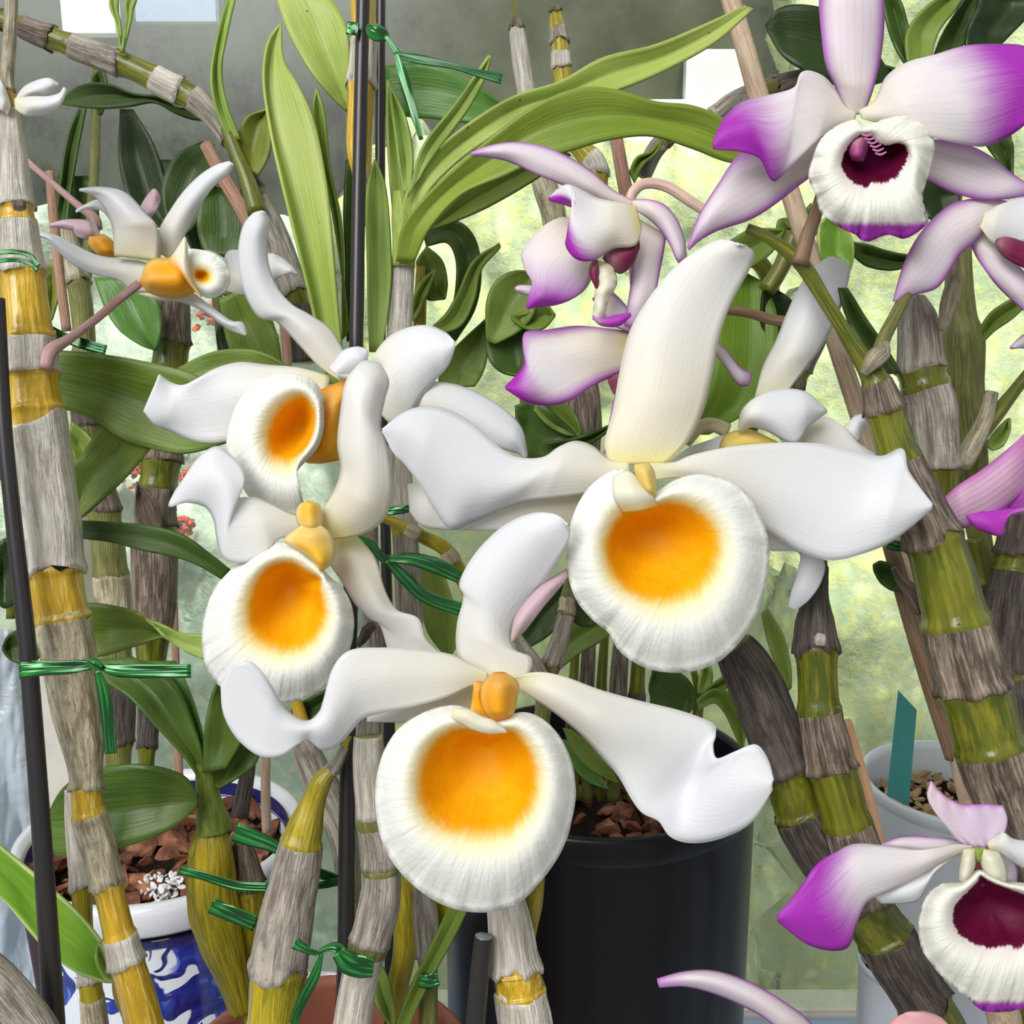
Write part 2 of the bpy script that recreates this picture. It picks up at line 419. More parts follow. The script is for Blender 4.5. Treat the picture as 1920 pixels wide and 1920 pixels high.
# window: mullion, glass pane
WY = .575
g = G('clouded_glass')
nz = g.noise(g.obj(), 30.0, 5, .6); fine = g.noise(g.obj(), 320.0, 3, .6)
dirt = g.mr(g.math('ADD', nz, g.math('MULTIPLY', fine, .4)), .45, .95, .03, .17)
tr = g.n('BsdfTransparent', {'Color': srgb(244, 248, 244)})
di = g.n('BsdfTranslucent', {'Color': srgb(226, 232, 222)})
df = g.n('BsdfDiffuse', {'Color': srgb(206, 212, 200)})
gl = g.n('BsdfGlossy', {'Color': (1, 1, 1), 'Roughness': .25})
a = g.n('MixShader', {0: .12, 1: di, 2: df}); a = g.n('MixShader', {0: dirt, 1: tr, 2: a}); a = g.n('MixShader', {0: .025, 1: a, 2: gl})
g.n('OutputMaterial', {'Surface': a}); GLASS = g.m
win = bpy.data.objects.new('window_1', None); COL.objects.link(win); win.location = (0, WY, 0); OFF[win.name] = Vector((0, WY, 0))
win['kind'] = 'structure'; win['label'] = 'large window with clouded glass behind the orchids'
poly_box('glass_pane', (-.9, WY, 0), (.9, WY + .003, .95), GLASS, win)
poly_box('mullion', (xr(52, 58), WY - .03, 0), (xr(150, 58), WY + .012, .36), frame_m, win, bev=.002)
poly_box('bottom_rail', (-.9, WY - .004, -.03), (.9, WY + .02, .004), frame_m, win, bev=.002)
# garden beyond
def at_y(x, y, Y):
    r = P(x, y, 100) - CAM; return CAM + r * ((Y - CAM.y) / r.y)
def slab(name, lo, hi, mat, label, cat, kind='structure'):
    o = poly_box(name, lo, hi, mat, None, kind, label)
    if kind != 'structure': o['category'] = cat
    return o
g = G('dark_wall_paint')
n1 = g.noise(g.obj(), 7.0, 4, .6); n2 = g.noise(g.obj(), 60.0, 4, .6)
x_, y_, z_ = (lambda q: (q.outputs[0], q.outputs[1], q.outputs[2]))((lambda nd: (g.t.links.new(g.obj(), nd.inputs[0]), nd)[1])(g.t.nodes.new('ShaderNodeSeparateXYZ')))
col = g.mix(g.mr(g.math('ADD', x_, g.math('MULTIPLY', n1, .3)), -.25, .25), srgb(5, 6, 5), srgb(58, 57, 36))
col = g.mix(g.mr(n2, .45, .65, 0, .35), col, srgb(52, 50, 34))
DWALL = g.bsdf(col, .9, .03)
ZT = at_y(900, 262, 1.75).z
slab('wall_back', (-2.2, 1.80, ZT - .25), (at_y(1500, 100, 1.8).x, 1.85, 1.25), DWALL, 'dark olive outside wall seen through the top of the window', 'wall')
slab('wall_left', (-2.2, 1.75, at_y(400, 470, 1.75).z), (at_y(640, 470, 1.75).x, 1.80, 1.25), DWALL, 'dark grey outside wall behind the top left leaves', 'wall')
slab('shading_ceiling', (-2.0, -2.0, 1.6), (2.0, .60, 1.64), plain('shading_ceiling_paint', (236, 236, 232), .9, .1), 'unseen white slab added above the sill to keep the sun off the flowers', 'shading_ceiling')  # unseen slab added so the strong sun reaches the hedge but not the flowers
def leafy(name, c, sc=1.0):
    g = G(name)
    v = g.n('TexVoronoi', {'Vector': g.obj(), 'Scale': 26.0 * sc}, out=0)
    n = g.noise(g.obj(), 5.0, 4, .6, .4); n3 = g.noise(g.obj(), 40.0 * sc, 4, .65)
    col = g.mix(g.mr(n, .4, .6), srgb(*c[0]), srgb(*c[1]))
    col = g.mix(g.mr(n3, .45, .62, 0, .7), col, srgb(*c[2]))
    col = g.mix(g.mr(v, .1, .5, 0, .4), col, srgb(*[k * .6 for k in c[0]]))  # hedge self-shading put into the colour, darker between leaf cells
    return g.bsdf(col, .7, .2, n3, .01, .5)
HG = leafy('hedge_leaves', ((206, 222, 182), (232, 240, 198), (252, 250, 150)))
HB = leafy('bush_leaves', ((186, 204, 190), (214, 226, 214), (244, 246, 226)))
def hedge(name, x0, x1, y, z0, z1, mat, label, amp=.09, seed=0):
    V = []; nx, nz = 90, 60
    for i in range(nx):
        for j in range(nz):
            u = i / (nx - 1); v = j / (nz - 1)
            x = x0 + (x1 - x0) * u; z = z0 + (z1 - z0) * v
            n = noise.fractal(Vector((x * 6 + seed, z * 6, seed)), 1.0, 2.0, 5)
            m = noise.noise(Vector((x * 40, z * 40, seed)))
            yy = y + .10 * v * v - amp * n - .02 * m
            z += .02 * n * (v > .97)
            V.append(Vector((x, yy, z)))
    me = grid(name, V, nx, nz, lambda i, j: (i / (nx - 1), j / (nz - 1)))
    o = link(name, me, mat, None, 0, 'stuff', label); o['category'] = 'hedge'
    s = o.modifiers.new('depth', 'SOLIDIFY'); s.thickness = .12; s.offset = 1
    return o
hedge('hedge', -.2, at_y(1480, 300, 1.32).x, 1.30, -1.0, at_y(900, 262, 1.4).z, HG, 'sunlit yellow green hedge seen through the clouded glass', .05, seed=3)
hedge('hedge', at_y(1450, 300, 1.75).x, 1.6, 1.62, -1.0, 1.25, HG, 'taller yellow green hedge behind the right hand canes', .05, seed=5)
hedge('bush', -1.6, -.02, 1.55, -1.0, at_y(200, 400, 1.6).z, HB, 'greyish green bush seen through the glass behind the white flowers', .05, seed=9)
slab('ground', (-3, .7, -1.1), (3, 5, -1.0), plain('garden_ground', (186, 186, 170), .9, .1, 0, .3, 8), 'pale ground outside', 'ground')
# pale slabs standing in for reflections before the dark wall, and a ledge
pm = plain('reflection_and_ledge_white', (246, 248, 250), .7, .2, 0, .1, 14)
bm_ = plain('bluish_reflection_paint', (150, 166, 200), .6, .3, 0, .2, 8)
def at_y(x, y, Y):
    r = P(x, y, 100) - CAM; return CAM + r * ((Y - CAM.y) / r.y)
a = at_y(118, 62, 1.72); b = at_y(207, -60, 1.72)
o = slab('pale_reflection', (a.x, 1.72, a.z), (b.x, 1.749, b.z), pm, 'bright white slab standing in for a reflection above the diagonal cane', 'reflection patch', 'thing')
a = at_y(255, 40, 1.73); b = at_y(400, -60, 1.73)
o = slab('bluish_reflection', (a.x, 1.73, a.z), (b.x, 1.749, b.z), bm_, 'bluish grey slab standing in for the fringe of the bright reflection', 'reflection patch', 'thing')
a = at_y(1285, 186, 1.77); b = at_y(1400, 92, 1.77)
o = slab('white_reflection', (a.x, 1.77, a.z), (b.x, 1.799, b.z), pm, 'white slab standing in for a mottled reflection behind the bamboo stick below the leaf tip', 'reflection patch', 'thing')
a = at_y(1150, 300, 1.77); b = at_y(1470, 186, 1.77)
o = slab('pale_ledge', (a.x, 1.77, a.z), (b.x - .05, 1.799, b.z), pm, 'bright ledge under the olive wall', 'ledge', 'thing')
# red blossoms in the bush
RED = plain('red_blossom_petals', (232, 96, 78), .6, .2, 0, .3)
import bmesh
rb = bmesh.new(); rr = random.Random(5)
for (cx, cy, sp, n) in ((262, 865, 38, 120), (345, 985, 22, 36), (405, 590, 30, 46), (330, 900, 30, 30)):
    for _ in range(n):
        q = at_y(cx + rr.gauss(0, sp * .6), cy + rr.gauss(0, sp * .5), 1.53)
        m = bmesh.ops.create_icosphere(rb, subdivisions=1, radius=rr.uniform(.002, .006))
        for v in m['verts']: v.co = v.co + q + Vector((0, rr.uniform(-.01, .01), 0)) * 1
me = bpy.data.meshes.new('red_blossoms'); rb.to_mesh(me); rb.free()
tag(link('red_blossoms', me, RED), 'blurred red blossoms outside behind the left canes', 'blossoms', None, 'stuff')
# crumpled clear plastic sheet, far left
V = []; nx, ny = 40, 70
for i in range(nx):
    for j in range(ny):
        u = i / (nx - 1); v = j / (ny - 1)
        x = -60 + 150 * u - 25 * (1 - v) * u; y = 1180 + 740 * v
        k = noise.ridged_multi_fractal(Vector((u * 1.2 + v * 2.2, v * 1.4 - u, 2)), 1, 2, 4, 1, 2)
        V.append(P(x, y, 41 + 2.2 * u + .5 * k))
me = grid('plastic_sheet', V, nx, ny, lambda i, j: (i / (nx - 1), j / (ny - 1)))
g = G('crinkled_plastic'); n = g.noise(g.obj(), 40.0, 3, .6, 1.0)
pcol = srgb(206, 216, 228)
b1 = g.n('BsdfPrincipled', {'Base Color': pcol, 'Roughness': .22, 'Specular IOR Level': .6, 'Normal': g.n('Bump', {'Height': n, 'Distance': .004, 'Strength': .7})})
b2 = g.n('BsdfTransparent', {'Color': (1, 1, 1)})
g.n('OutputMaterial', {'Surface': g.n('MixShader', {0: .35, 1: b1, 2: b2})})
tag(link('plastic_sheet', me, g.m, None, .03), 'crumpled clear plastic sheet left of the blue and white pot', 'plastic sheet')

# ---------------------------------------------------------------- pots
def solve_pot(x, y, d): return P(x, y, d)
# blue and white porcelain pot
g = G('blue_and_white_porcelain')
ob = g.obj(); wob = g.noise(ob, 28.0, 3, .5, .0, out=1)
vv = g.n('VectorMath', {0: ob, 1: g.n('VectorMath', {0: wob, 'Scale': .05}, operation='SCALE')}, operation='ADD')
n1 = g.noise(vv, 42.0, 1, .4, 1.4); n2 = g.noise(vv, 70.0, 2, .5, 2.0)
blue = g.ramp(n2, ((.35, srgb(16, 26, 100)), (.55, srgb(30, 54, 160)), (.75, srgb(120, 146, 214))))
wht = srgb(226, 232, 240)
col = g.mix(g.mr(n1, .47, .49), wht, blue)
vor = g.n('TexVoronoi', {'Vector': vv, 'Scale': 46.0}, out=0, feature='DISTANCE_TO_EDGE')
col = g.mix(g.math('MULTIPLY', g.mr(vor, .02, .04, 1, 0), g.mr(n2, .5, .54)), col, srgb(24, 34, 110))
BLUEW = g.bsdf(col, .12, .6, None, coat=.5)
PORC = plain('white_porcelain', (226, 228, 236), .12, .6, 0, .05, 60, .5)
NAVY = plain('navy_glaze', (34, 42, 110), .15, .6, 0, .2, 60, .5)
BARK = None
def chips(name, c, R, n, mats, label, seed, parent=None, zj=.35, smin=.3, smax=.8, kind='stuff'):
    rr = random.Random(seed); bm = bmesh.new()
    for _ in range(n):
        a = rr.random() * 2 * PI; r = R * math.sqrt(rr.random())
        s = rr.uniform(smin, smax) / 100
        m = bmesh.ops.create_icosphere(bm, subdivisions=1, radius=1)
        from mathutils import Euler
        e = Euler((rr.uniform(-1, 1), rr.uniform(-1, 1), rr.uniform(0, 6))).to_matrix()
        sc = Vector((s, s * rr.uniform(.4, .8), s * rr.uniform(.18, .4)))
        q = Vector((c[0] + r / 100 * math.cos(a), c[1] + r / 100 * math.sin(a), c[2] + rr.uniform(-.2, zj) / 100))
        for v in m['verts']:
            v.co = Vector([v.co[k] * sc[k] * (1 + .25 * rr.uniform(-1, 1)) for k in range(3)])
            v.co = e @ v.co + q
    me = bpy.data.meshes.new(name); bm.to_mesh(me); bm.free()
    o = link(name, me, mats, parent, 0, kind, label, smooth=False)
    return o
def chip_mat(name, a, b, c):
    g = G(name); n = g.noise(g.obj(), 90.0, 3, .6)
    return g.bsdf(g.ramp(n, ((.3, srgb(*a)), (.5, srgb(*b)), (.72, srgb(*c)))), .7, .3, g.noise(g.obj(), 500.0, 3), .0006, .6)
CHIP = chip_mat('bark_chips_brown', (44, 28, 22), (108, 64, 46), (176, 120, 90))
PEBB = chip_mat('pumice_gravel', (92, 74, 52), (170, 140, 104), (214, 190, 150))
SOIL = plain('dark_compost', (36, 26, 20), .9, .1, 0, .4, 200)
def pot(label, c, R, prof_body, mat_body, rimprof, mat_rim, cat='pot', name='flower_pot', extra=(), fill=-1.2, soil=True):
    base = Vector((c.x, c.y, 0))
    t = T(name, label, cat, base)
    lathe('pot_body', c, prof_body, mat_body, t)
    if rimprof: lathe('pot_rim', c, rimprof, mat_rim, t)
    if soil:
        lathe('compost', c, [(0.01, fill), (R * .93, fill)], SOIL, t)
    return t
c = P(302, 1556, 38.5); H = c.z * 100
R = 5.25
bt = pot('blue and white patterned porcelain pot with wide white rim', c, R,
    [(R * .88, -1.45), (R * .88, -2.2), (R * .90, -4.5), (R * .91, -8), (R * .86, -13), (R * .7, -H + .6), (R * .68, -H)], BLUEW,
    [(R * .87, -1.6), (R * .89, -1.25), (R * .97, -1.15), (R * 1.0, -.95), (R, -.3), (R * .98, 0), (R * .93, .02), (R * .90, -.3), (R * .83, -2.2)], PORC, fill=-1.4)
lathe('blue_band', c, [(R * .885, -1.9), (R * .895, -1.75), (R * .885, -1.6)], NAVY, bt)
lathe('blue_band', c, [(R * .895, -.35), (R * .878, -.9), (R * .875, -.95)], NAVY, bt)
chips('bark_chips', c + Vector((0, 0, -.013)), R * .84, 210, CHIP, None, 3, bt, .35, .3, .95)
PERL = plain('perlite_white', (232, 232, 232), .7, .3, 0, .1)
pc = P(300, 1636, 36.2)
tag(chips('perlite', Vector((pc.x, pc.y, c.z - .009)), .75, 70, PERL, None, 8, None, .3, .10, .2), 'small white perlite grains at the front of the blue pot', 'perlite', None, 'stuff')
# black pot
c2 = P(1122, 1425, 34.5); H2 = c2.z * 100; R2 = 5.25
BLK = plain('black_glossy_plastic', (20, 20, 25), .3, .3, 0, .05, 30)
kt = pot('tall plain black cylindrical pot behind the lowest white flower', c2, R2,
    [(R2 * .985, -.8), (R2 * .985, -H2 + .5), (R2 * .95, -H2)], BLK,
    [(R2 * .985, -.9), (R2 * 1.0, -.75), (R2 * 1.0, -.1), (R2 * .985, 0), (R2 * .955, 0), (R2 * .94, -.2), (R2 * .93, -3.5)], BLK, fill=-2.2)
chips('bark_chips', c2 + Vector((0, 0, -.021)), R2 * .85, 160, CHIP, None, 5, kt)
# white pot, right
c3 = P(1800, 1462, 36); H3 = c3.z * 100; R3 = 3.35
WPOT = plain('pale_grey_ceramic', (206, 212, 220), .3, .5, 0, .06, 30, .2)
wt = pot('smooth pale grey pot with teal plant label on the right', c3, R3,
    [(R3 * .97, -.4), (R3 * .92, -5), (R3 * .84, -9), (R3 * .8, -H3)], WPOT,
    [(R3 * .97, -.5), (R3 * 1.0, -.3), (R3 * 1.0, -.1), (R3 * .985, 0), (R3 * .94, -.02), (R3 * .92, -.3), (R3 * .88, -3)], WPOT, fill=-1.5)
chips('gravel', c3 + Vector((0, 0, -.013)), R3 * .82, 260, PEBB, None, 6, wt, .3, .15, .38)
# terracotta coloured bowl at the bottom edge
c4 = P(606, 2010, 26.5); R4 = 3.95
TER = plain('terracotta_plastic', (176, 108, 88), .45, .4, 0, .08, 30)
H4 = c4.z * 100
pot('terracotta coloured pot whose back rim shows at the bottom edge', c4, R4,
    [(R4 * .95, -.6), (R4 * .75, -H4 + .3), (R4 * .7, -H4)], TER,
    [(R4 * .95, -.8), (R4 * 1.0, -.6), (R4 * 1.0, -.05), (R4 * .985, 0), (R4 * .95, 0), (R4 * .93, -.3), (R4 * .78, -6)], TER, fill=-4)
# white pots behind
c5 = P(585, 1905, 33.5); H5 = c5.z * 100
pot('white bowl showing behind the terracotta coloured rim', c5, 2.3,
    [(2.2, -.4), (1.9, -2.5), (1.7, -H5)], PORC, [(2.2, -.5), (2.3, -.3), (2.3, 0), (2.15, 0), (2.1, -.4)], PORC, name='white_bowl', cat='bowl', fill=-.8)
c6 = P(1690, 1800, 31); H6 = c6.z * 100
CLR = plain('frosted_plastic', (200, 208, 218), .3, .4, 0, .1, 30)
pot('frosted plastic cup low on the right beneath the grey pot', c6, 1.25,
    [(1.2, -.2), (1.05, -3), (1.0, -H6)], CLR, [(1.2, -.3), (1.26, -.15), (1.26, 0), (1.2, 0), (1.15, -.4)], CLR, name='plastic_cup', cat='cup', fill=-.8)
# teal label
def prism(name, D, poly, mat, parent=None, th=.06, dz=None):
    n = len(poly); V = []
    for k in (0, 1):
        for q in poly: V.append(P(q[0], q[1], D + (q[2] if len(q) > 2 else 0) + k * th))
    me = bpy.data.meshes.new(name)
    me.from_pydata(V, [], [tuple(range(n))[::-1], tuple(range(n, 2 * n))] + [(i, (i + 1) % n, (i + 1) % n + n, i + n) for i in range(n)])
    me.update(); return link(name, me, mat, parent, 0, smooth=False)
tag(prism('plant_label', 34.6, [(1684, 1294), (1719, 1331), (1704, 1512, .5), (1663, 1490, .5)], plain('teal_plastic', (64, 142, 136), .45, .4, 0, .08)),
    'teal plastic plant label standing in the pale grey pot', 'plant label')
# glass bead screw on sill
# ---------------------------------------------------------------- canes and leaves
def cane(label, pts, D, stem=M_OLIVE, sh=(), rid=6, amp=.05, group=None, name='orchid_cane', shadd=2.2, jag=12, stand=True):
    p = pts[-1]; t = T(name, label, 'cane', P(p[0], p[1], p[3] if len(p) > 3 else D), group)
    pts = ground(pts, D) if stand else pts
    nds = [q for s in sh for q in (s[0], s[1]) if 0 < q < len(pts) - 1]
    tube('stem', pts, stem, t, D, ridges=rid, ramp=amp, nodes=sorted(set(nds)))
    for s in sh:
        v0 = s[5] if len(s) > 5 else 0; j0 = s[3] if len(s) > 3 else jag * .25; j1 = s[4] if len(s) > 4 else jag * .5
        tube('sheath', pts, SH[s[2]], t, D, i0=s[0], i1=s[1], off=1.03, add=shadd, ridges=rid, ramp=amp * 1.2, jag0=j0, jag1=j1, vee=v0, nodes=[s[1]] if s[1] < len(pts) - 1 else ())
    return t
def leaf(parent, D, L, R, mat=None, z=(0, 0, 0), fold=.25, ruf=.04, M=None, bulge=0, label=None, rf=2.0):
    mat = mat or leaf_mat()
    r = [L, M, R] if M else [L, R]
    return rails('leaf', D, r, mat, parent, z, bulge, 0 if M else fold, ruf, rf, .07, 11, 5, label)
LG = leaf_mat((176, 192, 104), (148, 172, 76), .7)
LG2 = leaf_mat((158, 182, 92), (124, 154, 64), .6)
LM = leaf_mat((122, 144, 62), (94, 120, 42), .1)
LD = leaf_mat((72, 98, 40), (48, 72, 26), .1, .35)
LDK = leaf_mat((46, 66, 28), (28, 46, 18), 0, .35)
LGL = leaf_mat((110, 156, 80), (78, 122, 48), .2, .25)
LS = leaf_mat((98, 124, 52), (62, 92, 32), .9, .3)
LBR = leaf_mat((134, 178, 64), (108, 158, 48), .3, .22, (206, 220, 150))
LOL = leaf_mat((132, 140, 58), (104, 114, 38), .2)

# back row, left
t = cane('thin dark stem with drooping dark leaves behind the top left cane', [(180, 130, 8), (178, 300, 9), (165, 480, 10), (150, 620, 12)], 33, M_OLIVE)
leaf(t, 31, [(110, 192), (150, 160), (200, 157), (250, 176), (300, 180), (350, 195), (402, 222)], [(115, 196), (180, 203), (240, 200), (290, 192), (330, 212), (365, 224), (402, 226)], LD, (0, -.4, .5))
leaf(t, 33, [(225, 205), (222, 300), (240, 370), (270, 410), (330, 440)], [(250, 205), (288, 270), (312, 340), (328, 400), (332, 440)], LDK)
leaf(t, 33, [(150, 195), (125, 260), (112, 350), (98, 440)], [(163, 198), (146, 280), (133, 360), (125, 440)], LD)
leaf(t, 33.5, [(108, 330), (112, 400), (125, 470), (150, 560)], [(165, 330), (185, 400), (180, 480), (155, 565)], LD)
leaf(t, 32, [(170, 145), (175, 170), (180, 200), (185, 215)], [(190, 125), (200, 150), (198, 190), (190, 215)], LD)
t = cane('leafy dark green stem behind the small sideways white flower', [(395, 270, 8), (385, 380, 9), (400, 500, 10), (420, 660, 12)], 32.5, M_OLIVE)
leaf(t, 32, [(380, 265), (330, 290), (305, 340), (310, 400), (335, 440)], [(395, 290), (400, 340), (385, 390), (360, 430), (338, 442)], LD)
leaf(t, 33, [(300, 300), (330, 380), (350, 450), (390, 520)], [(345, 300), (390, 380), (400, 450), (395, 525)], LDK)
leaf(t, 30.5, [(385, 480), (370, 430), (375, 380), (400, 345)], [(445, 480), (470, 430), (455, 370), (402, 345)], LD)
leaf(t, 30.5, [(410, 560), (425, 640), (450, 680), (520, 690)], [(460, 540), (500, 580), (520, 630), (530, 690)], LM)
leaf(t, 31, [(425, 590), (405, 630), (430, 700), (480, 720)], [(470, 600), (500, 640), (510, 680), (485, 722)], LDK)
leaf(t, 31, [(355, 545), (400, 550), (440, 560), (470, 590)], [(365, 480), (410, 470), (460, 500), (472, 590)], LD)
leaf(t, 29, [(176, 520), (195, 575), (225, 620), (262, 645), (292, 656)], [(250, 525), (290, 555), (303, 600), (298, 640), (292, 656)], LGL, (0, -.3, 0), .3, label=None)
leaf(t, 31, [(75, 500), (85, 540), (85, 570), (95, 600)], [(105, 495), (112, 520), (108, 560), (97, 600)], LOL)
t = cane('greenish brown cane behind the tall silvery left cane', [(125, 430, 12), (148, 540, 20), (158, 640, 20), (158, 760, 22), (172, 860, 24), (195, 960, 28), (208, 1080, 30), (218, 1200, 26), (224, 1320, 26), (222, 1440, 22), (225, 1540, 20)], 31, M_OLIVE,
         [(0, .9, 'y'), (2.2, 3.4, 'd'), (3.9, 5.0, 'b'), (6, 6.6, 'y'), (7.4, 8.6, 'd')])
leaf(t, 30, [(135, 790), (165, 815), (185, 850), (182, 880)], [(125, 830), (140, 860), (155, 890), (180, 882)], LM)
t = cane('straight brown cane with dark green nodes behind the left leaves', [(330, 500, 16), (326, 580, 26), (322, 650, 31), (314, 720, 32), (308, 800, 32), (302, 870, 34), (294, 940, 32), (290, 1020, 38), (290, 1120, 36), (286, 1200, 30), (282, 1300, 20), (276, 1400, 15), (272, 1500, 13)], 30, M_STEMG,
         [(0, 1.9, 'b'), (2.7, 4.9, 'b'), (5.6, 6.6, 'b'), (6.9, 8.9, 'b'), (9.6, 11, 'd')])
for q in ([(255, 905), (262, 930), (285, 960), (305, 1005), (285, 1012), (250, 985), (254, 945)],): pass
rails('sheath', 28.7, [[(256, 902), (252, 950), (256, 980), (290, 1012)], [(258, 905), (280, 925), (300, 965), (306, 1010)]], SH_BROWN, t, fold=.2)
t = cane('diagonal ringed cane crossing the top left corner', [(-30, 30, 14), (20, 42, 17), (70, 62, 20), (130, 84, 21), (190, 106, 22), (250, 128, 22), (310, 158, 24), (370, 190, 22), (415, 240, 15), (450, 300, 13), (480, 370, 20), (510, 430, 22), (535, 500, 24), (560, 590, 24), (570, 680, 22)], 28.5, M_STEMG,
         [(0, .7, 'b'), (1.5, 2.5, 'b'), (3.1, 4.6, 'g'), (5.7, 6.5, 's'), (6.9, 8.4, 'g'), (8.8, 9.8, 'd'), (10.1, 12.6, 'g'), (12.8, 14, 'd')])
leaf(t, 28, [(208, -20), (206, 10), (220, 50), (226, 98)], [(222, -20), (221, 15), (226, 50), (229, 98)], LG2, fold=.1)
leaf(t, 28, [(255, -20), (235, 5), (236, 40), (228, 98)], [(262, -20), (252, 10), (245, 40), (231, 98)], LG2, fold=.1)
leaf(t, 27.5, [(428, -20), (404, 80), (396, 150), (408, 215), (430, 262)], [(446, -20), (424, 70), (415, 130), (425, 195), (452, 262)], LG2, (0, 0, .4), .2)
leaf(t, 28, [(446, 305), (445, 260), (462, 220), (502, 204)], [(485, 330), (505, 290), (508, 240), (502, 204)], LOL, fold=.3)
tube('stem_base', [(425, 240, 12), (445, 290, 13), (465, 340, 15), (482, 400, 18)], M_STEMG, t, 28, ridges=4, ramp=.06)
# centre back
t = cane('yellow cane strapped to the black stakes by the green tie', [(678, -30, 24), (682, 60, 22), (680, 110, 22), (676, 200, 24), (674, 290, 23), (684, 350, 14), (690, 420, 10)], 25.6, M_STEMY, [(1.3, 2.6, 's'), (4.6, 6, 'b')], 7, .09)
leaf(t, 26.5, [(512, -20), (540, 60), (580, 130), (620, 180), (652, 210)], [(610, -20), (646, 40), (656, 100), (658, 160), (655, 210)], LG, (0, -.3, .3), .3)
leaf(t, 24.9, [(692, 660), (688, 520), (686, 400), (690, 340), (703, 299)], [(716, 660), (731, 560), (733, 470), (724, 360), (704, 299)], LG2, (0, 0, 0), .15)
leaf(t, 26.8, [(655, 620), (640, 500), (616, 360), (592, 280), (586, 210), (593, 166)], [(640, 640), (643, 520), (640, 420), (620, 320), (608, 215), (594, 166)], LG2, (0, 0, 0), .25)
leaf(t, 27, [(650, 640), (648, 500), (645, 400), (648, 300)], [(680, 640), (682, 500), (680, 400), (678, 290)], LD)
leaf(t, 26, [(610, 720), (590, 600), (562, 480), (530, 350), (508, 250), (494, 150), (502, 80), (527, 42)],
     [(648, 720), (632, 560), (622, 440), (612, 340), (590, 230), (560, 160), (532, 110), (528, 42)], LG,
     (0, -.3, .3), 0, .05, M=[(622, 720, .1), (604, 590, .35), (575, 450, .4), (545, 330, .4), (518, 240, .35), (505, 160, .25), (510, 100, .15), (527, 42)])
t = cane('bright leafy cane with long arching leaves right of the stakes', [(756, 480, 19), (752, 560, 21), (748, 650, 20), (750, 760, 18), (752, 900, 19), (762, 1040, 22), (768, 1160, 22), (772, 1280, 18)], 25.2, M_STEM, [(.1, 2.9, 's'), (3.0, 4.6, 's'), (4.7, 7, 'g')], 8, .04)
tube('leaf_base', [(748, 360, 12), (752, 410, 18), (757, 450, 21), (757, 500, 22)], bark_mat('green_base', (160, 176, 84), (136, 156, 62), (190, 200, 120), .4, .1, .0004), t, 25, ridges=3, ramp=.05)
leaf(t, 25.3, [(752, 470), (735, 380), (726, 250), (726, 150)], [(762, 430), (765, 330), (750, 230), (728, 150)], LG, fold=.2)
leaf(t, 25, [(756, 370), (745, 290), (735, 210), (730, 160)], [(772, 350), (773, 280), (758, 215), (732, 160)], LG2, fold=.2)
leaf(t, 24.6, [(765, 370), (790, 280), (845, 205), (885, 150), (917, 104)], [(785, 335), (825, 275), (878, 205), (906, 152), (922, 106)], LG2, (0, -.3, -.6), .15)
leaf(t, 25, [(756, 440), (758, 370), (800, 300), (870, 238), (960, 182), (1050, 152), (1130, 108), (1230, 84), (1330, 42), (1395, 10)],
     [(775, 430), (800, 365), (850, 310), (910, 265), (980, 225), (1060, 200), (1160, 168), (1250, 130), (1340, 80), (1412, 18)], LG, (0, -.8, -.6), .25)
leaf(t, 24.6, [(742, 490), (757, 420), (820, 345), (915, 262), (1000, 200), (1080, 166), (1150, 166), (1230, 190), (1300, 198), (1360, 225), (1440, 300)],
     [(778, 490), (805, 430), (865, 365), (945, 330), (1010, 300), (1070, 282), (1140, 262), (1220, 254), (1300, 278), (1370, 304), (1440, 306)], leaf_mat((142, 162, 62), (112, 136, 42), .4), (0, -1.2, -.2), .3)
leaf(t, 25.4, [(800, 432), (850, 380), (920, 330), (980, 300), (1060, 285)], [(812, 430), (860, 412), (920, 385), (990, 345), (1070, 290)], leaf_mat((104, 122, 42), (84, 102, 30)), fold=.2)
leaf(t, 28.5, [(722, 125), (790, 118), (860, 135), (915, 175), (962, 212)], [(722, 216), (800, 221), (870, 229), (930, 230), (962, 214)], LGL, (0, -.4, 0), .2)
leaf(t, 27, [(790, 430), (850, 413), (890, 445), (902, 510), (890, 580), (855, 640)], [(800, 462), (838, 455), (855, 490), (855, 540), (845, 590), (830, 640)], LD, (0, -.4, 0), .2)
leaf(t, 26.3, [(936, 455), (888, 490), (858, 550), (835, 590), (806, 615)], [(939, 463), (902, 505), (890, 560), (865, 610), (820, 628)], LM, fold=.2)
leaf(t, 26.8, [(780, 490), (785, 530), (800, 560), (832, 560)], [(800, 460), (830, 490), (838, 530), (834, 560)], LM)
leaf(t, 26.5, [(768, 600), (775, 560), (790, 530), (815, 505)], [(778, 600), (790, 575), (800, 550), (817, 507)], LG2)
tube('side_shoot', [(790, 500, 9), (788, 560, 12), (785, 650, 13), (780, 720, 14)], M_STEM, t, 26.8, ridges=4, ramp=.05)
leaf(t, 27.5, [(820, 725), (830, 680), (865, 640), (920, 590)], [(890, 725), (905, 700), (915, 660), (922, 590)], LM, fold=.2)
t = cane('round dark green leaves on a stem behind the purple side petals', [(985, 560, 8), (975, 640, 9), (985, 760, 10), (1000, 880, 10)], 28, M_STEMG)
leaf(t, 26.8, [(912, 640), (912, 570), (930, 525), (965, 508), (1000, 508)], [(930, 645), (975, 620), (1000, 590), (1010, 550), (1003, 510)], LM, (0, -.3, 0), .3)
leaf(t, 27, [(910, 600), (912, 660), (935, 695), (975, 706)], [(985, 585), (1005, 610), (1005, 660), (978, 706)], LD, fold=.3)
leaf(t, 26.5, [(960, 590), (990, 585), (1020, 570), (1040, 590)], [(960, 600), (990, 618), (1020, 615), (1040, 592)], LM)
